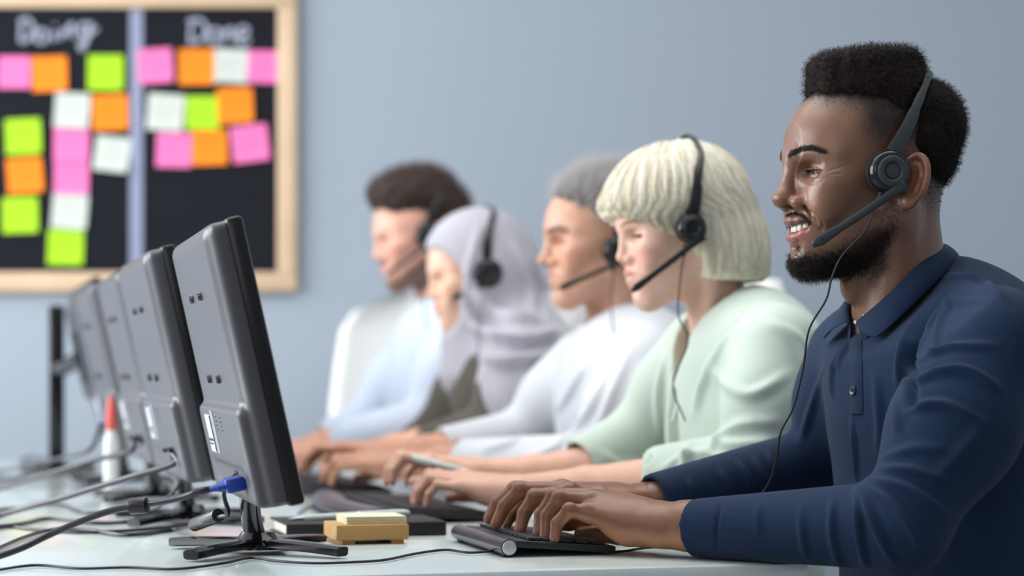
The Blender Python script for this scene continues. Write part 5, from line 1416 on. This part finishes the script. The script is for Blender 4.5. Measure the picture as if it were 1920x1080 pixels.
for k in range(8):
    MB().box(dk(-0.4205+0.0006*math.sin(k*1.7), 0.4235+0.0005*math.cos(k*2.3), 0.02512+0.00118*k), (0.076, 0.072, 0.0011), AXD).build('sheet', mat('paper_yellow', srgb(238, 237, 206), 0.9) if k == 0 else bpy.data.materials['paper_yellow'], pad, smooth=False)
# bottle with a red cap
bp0 = px(208, 900, 3.78); bp0[2] = DESK_Z
bt_ = tag(empty('plastic_bottle', bp0), 'small white plastic bottle with a red cap behind the monitors', 'bottle')
MB().lathe([(0.0115, 0.0), (0.0125, 0.004), (0.0125, 0.085), (0.0105, 0.100), (0.007, 0.108), (0.007, 0.112)], bp0, ZD, 24).build('bottle_body', M_white, bt_)
MB().lathe([(0.0085, 0.112), (0.0085, 0.130), (0.0068, 0.150), (0.0045, 0.168), (0.003, 0.171)], bp0, ZD, 24).build('cap', mat('red_plastic', srgb(222, 92, 78), 0.4), bt_)

# ---------------------------------------------------------------- cables
M_cab = mat('cable_grey', srgb(50, 48, 58), 0.22); M_cab2 = mat('cable_black', srgb(34, 31, 38), 0.28); M_vga = mat('plug_blue', srgb(26, 66, 160), 0.35)
def cable(label, pts, r, M=None, n=80, name='cable'):
    root = tag(empty(name, pts[-1]), label, 'cable', 'cables behind the monitors')
    MB().tube(spline(pts, n), r, 10).build('cord', M or M_cab, root)
    return root
def ferrite(root, a, b, r, M=None):
    a, b = np.array(a), np.array(b); d = nrm(b-a); L_ = np.linalg.norm(b-a)
    MB().lathe([(r*0.55, 0), (r*0.95, 0.001), (r, 0.003), (r, L_-0.003), (r*0.95, L_-0.001), (r*0.55, L_)], a, d, 22).build('ferrite_bead', M or M_cab2, root)
def vga_plug(root, tip, back, s=1.0, M=None):
    d = nrm(np.array(back)-tip); wv = RDIR-d*np.dot(RDIR, d); wv = nrm(wv); hv_ = np.cross(d, wv); A_ = np.array([d, wv, hv_])
    tip = np.array(tip)
    mb = MB(); mb.box(tip+d*0.014*s, (0.022*s, 0.034*s, 0.016*s), A_, 0.003*s)
    pl = mb.build('video_plug', M or M_vga, root)
    P_ = [tip+d*(0.022+0.004*i)*s for i in range(6)]
    MB().tube(P_, np.array([0.0125, 0.0105, 0.0085, 0.0068, 0.0056, 0.0050])*s, 14, sq=(1.15, 0.62)).build('plug_tail', M or M_vga, pl)
    for k in (-1, 1): MB().tube([tip+wv*k*0.0125*s+d*0.001*s, tip+wv*k*0.0125*s+d*0.034*s], 0.0032*s, 10).build('thumb_screw', M or M_vga, pl)
# nearest monitor: blue video cable and power cable
o1, A1 = mon_frame(0.01); L1 = lambda x, y, z: o1+np.array([x, y, z])@A1
vt = L1(-0.125, 0.039, -0.126); vd = nrm(-CDIR+np.array([0, 0, -0.20])); bkp = vt+vd*0.05
c1 = cable('thick grey video cable with blue plug from the nearest monitor', [vt+vd*0.040, vt+vd*0.055, px(335, 934, 2.345), px(262, 948, 2.365), px(210, 957, 2.37), px(150, 978, 2.37), px(90, 1004, 2.37), px(30, 1032, 2.35), px(-80, 1068, 2.33)], 0.0038)
vga_plug(c1, vt, bkp); ferrite(c1, px(277, 947, 2.362), px(243, 950, 2.367), 0.0092)
pt = L1(-0.045, 0.034, -0.118)
c2 = cable('thin power cable with a dark bead from the nearest monitor', [pt, pt+A1[1]*0.018-ZD*0.02, px(428, 962, 2.47), px(408, 970, 2.50), px(360, 988, 2.58), on_desk(330, 993, 0.004), on_desk(240, 1003, 0.004), on_desk(170, 994, 0.004), on_desk(110, 992, 0.004), on_desk(50, 1006, 0.004), on_desk(-40, 1045, 0.004)], 0.0027, M_cab2)
ferrite(c2, px(410, 966, 2.50), px(364, 984, 2.57), 0.0085)
# second and third monitors
def L_at(v0): 
    o, A = mon_frame(v0); return lambda x, y, z: o+np.array([x, y, z])@A
L2 = L_at(0.545); t2 = L2(-0.10, 0.034, -0.112)
c3 = cable('long grey cable reaching from the second monitor to the frame edge', [t2-CDIR*0.030, px(330, 867, 2.86), px(250, 893, 2.90), px(180, 914, 2.95), px(120, 933, 3.0), px(60, 949, 3.05), px(0, 966, 3.10), px(-80, 990, 3.08)], 0.0044)
vga_plug(c3, t2, t2-CDIR*0.044+ZD*0.0, 0.9, M_cab2)
L3 = L_at(1.08); t3 = L3(-0.10, 0.034, -0.112)
c4 = cable('grey cable hanging from the third monitor across to the frame edge', [t3-CDIR*0.030, px(245, 846, 3.38), px(180, 862, 3.42), px(120, 880, 3.46), px(50, 900, 3.52), px(-20, 922, 3.60), px(-80, 935, 3.60)], 0.0044)
vga_plug(c4, t3, t3-CDIR*0.044, 0.9, M_cab2)
L4 = L_at(1.615); t4 = L4(-0.10, 0.034, -0.10)
c5 = cable('grey cable with a blue plug from the fourth monitor', [t4-CDIR*0.04, px(170, 842, 3.86), px(120, 858, 3.9), px(60, 872, 4.0), on_desk(0, 884, 0.004), on_desk(-60, 890, 0.004)], 0.0040)
vga_plug(c5, t4, t4-CDIR*0.044, 0.95)
od = lambda *P: [on_desk(x, y, 0.003) for x, y in P]
cable('thin power cord hanging from the second monitor to the desk', [L2(-0.045, 0.036, -0.112), px(340, 898, 2.93), px(318, 930, 2.98), px(290, 955, 3.05)]+od((240, 978), (170, 980), (90, 972), (40, 982), (-40, 990)), 0.0026, M_cab2)
cable('thin dark cord curving over the desk below the second monitor cable', od((300, 966), (220, 960), (160, 962), (120, 948), (85, 945), (40, 952), (-40, 958)), 0.0025, M_cab2)
cable('thin dark cord lying flat on the desk just behind the nearest monitor stand', od((480, 985), (400, 980), (280, 992), (160, 998), (60, 992), (20, 988), (-40, 996)), 0.0023, M_cab2)
cable('loose cord coiled on the far end of the desk', od((180, 872), (120, 868), (60, 858), (40, 866), (90, 876), (150, 884), (60, 893), (-40, 905)), 0.003, M_cab2)
cable('long thin keyboard cord snaking along the front of the desk', [dk(-0.314, 0.20, 0.004)]+od((880, 1036), (835, 1031), (780, 1038), (720, 1050), (660, 1054), (590, 1056), (520, 1052), (470, 1046), (420, 1056), (330, 1067), (240, 1064), (150, 1066), (80, 1060), (40, 1062), (-20, 1072)), 0.0016, M_cord, 160)
cable('short dark cord running from the keyboard under the near wrist', od((1140, 1036), (1175, 1033), (1205, 1028), (1250, 1025)), 0.0016, M_cord)
cable('thin cord looping over the desk behind the notebook', od((560, 962), (585, 948), (605, 944), (630, 952), (660, 962), (700, 966)), 0.0016, M_cab2)
# pen held by the blonde woman
make_pen(px(886, 886, 3.24), px(762, 856, 3.27), 'white pen with green tip held in the hand of the blonde woman', M_pen)

# ---------------------------------------------------------------- chairs
M_chair = mat('chair_white', srgb(246, 246, 244), 0.4)
def make_chair(pos, rz, label, back_top=1.13, w=0.46):
    """white shell chair; local x = forward"""
    c, s_ = math.cos(rz), math.sin(rz); A = np.array([[c, s_, 0], [-s_, c, 0], [0, 0, 1.0]]); pos = np.array([pos[0], pos[1], 0.0])
    L = lambda x, y, z: pos+np.array([x, y, z])@A
    root = tag(empty('office_chair', pos), label, 'chair', 'white office chairs')
    n, m = 15, 17; V = []; F = []
    for side in (0, 1):
        for i in range(n):
            t = i/(n-1); z = 0.50+(back_top-0.50)*t
            hw = w/2*(0.82+0.18*math.sin(math.pi*min(1, 0.25+t*0.75)))*(1 if t < 0.86 else math.sqrt(max(0.03, 1-((t-0.86)/0.15)**2)))
            for j in range(m):
                q = j/(m-1)*2-1
                V.append(L(-0.23-0.10*t+0.05*q*q-(0.028 if side else 0), q*hw, z))
    for i in range(n-1):
        for j in range(m-1):
            a = (i*m+j, i*m+j+1, (i+1)*m+j+1, (i+1)*m+j); F.append(a); F.append(tuple(x+n*m for x in a[::-1]))
    rim = [j for j in range(m)]+[i*m+m-1 for i in range(1, n)]+[(n-1)*m+j for j in range(m-2, -1, -1)]+[i*m for i in range(n-2, 0, -1)]
    for x, y in zip(rim, rim[1:]+rim[:1]): F.append((y, x, x+n*m, y+n*m))
    mesh_np('backrest', V, F, M_chair, root)
    MB().box(L(0.0, 0, 0.455), (0.46, w, 0.05), A, 0.02).build('seat', M_chair, root)
    MB().lathe([(0.028, 0.08), (0.028, 0.25), (0.020, 0.25), (0.020, 0.43)], pos, ZD, 16).build('post', M_chrome, root)
    for k in range(5):
        a = 2*math.pi*k/5+0.3; d = np.array([math.cos(a), math.sin(a), 0])
        lg = flat_strip([pos+d*0.02+ZD*0.10, pos+d*0.15+ZD*0.09, pos+d*0.28+ZD*0.07], np.array([ZD]*3), np.array([0.045, 0.04, 0.03]), 0.025).build('base_leg', M_glossb, root)
        MB().lathe([(0.026, -0.02), (0.028, -0.014), (0.028, 0.014), (0.026, 0.02)], pos+d*0.285+ZD*0.0285, np.cross(d, ZD), 16).build('caster', M_hole, lg)
    return root
RZF = math.atan2(FWD[1], FWD[0])
def chair_for(hip): return hip
for (x, y, d, lab, bt__, off) in ((1210, 900, 3.76, 'white office chair with its back rim showing behind the blonde woman', 1.120, 0.085), (975, 880, 4.2, 'white office chair behind the woman in the headscarf', 1.15, 0.165)):
    p = px(x, y, d); make_chair(p+FWD*(0.02+off), RZF, lab, bt__)
pc_ = px(800, 700, 5.12); make_chair(pc_, -math.pi/2, 'empty white high-backed chair by the wall beyond the bearded man', 1.155, 0.52)
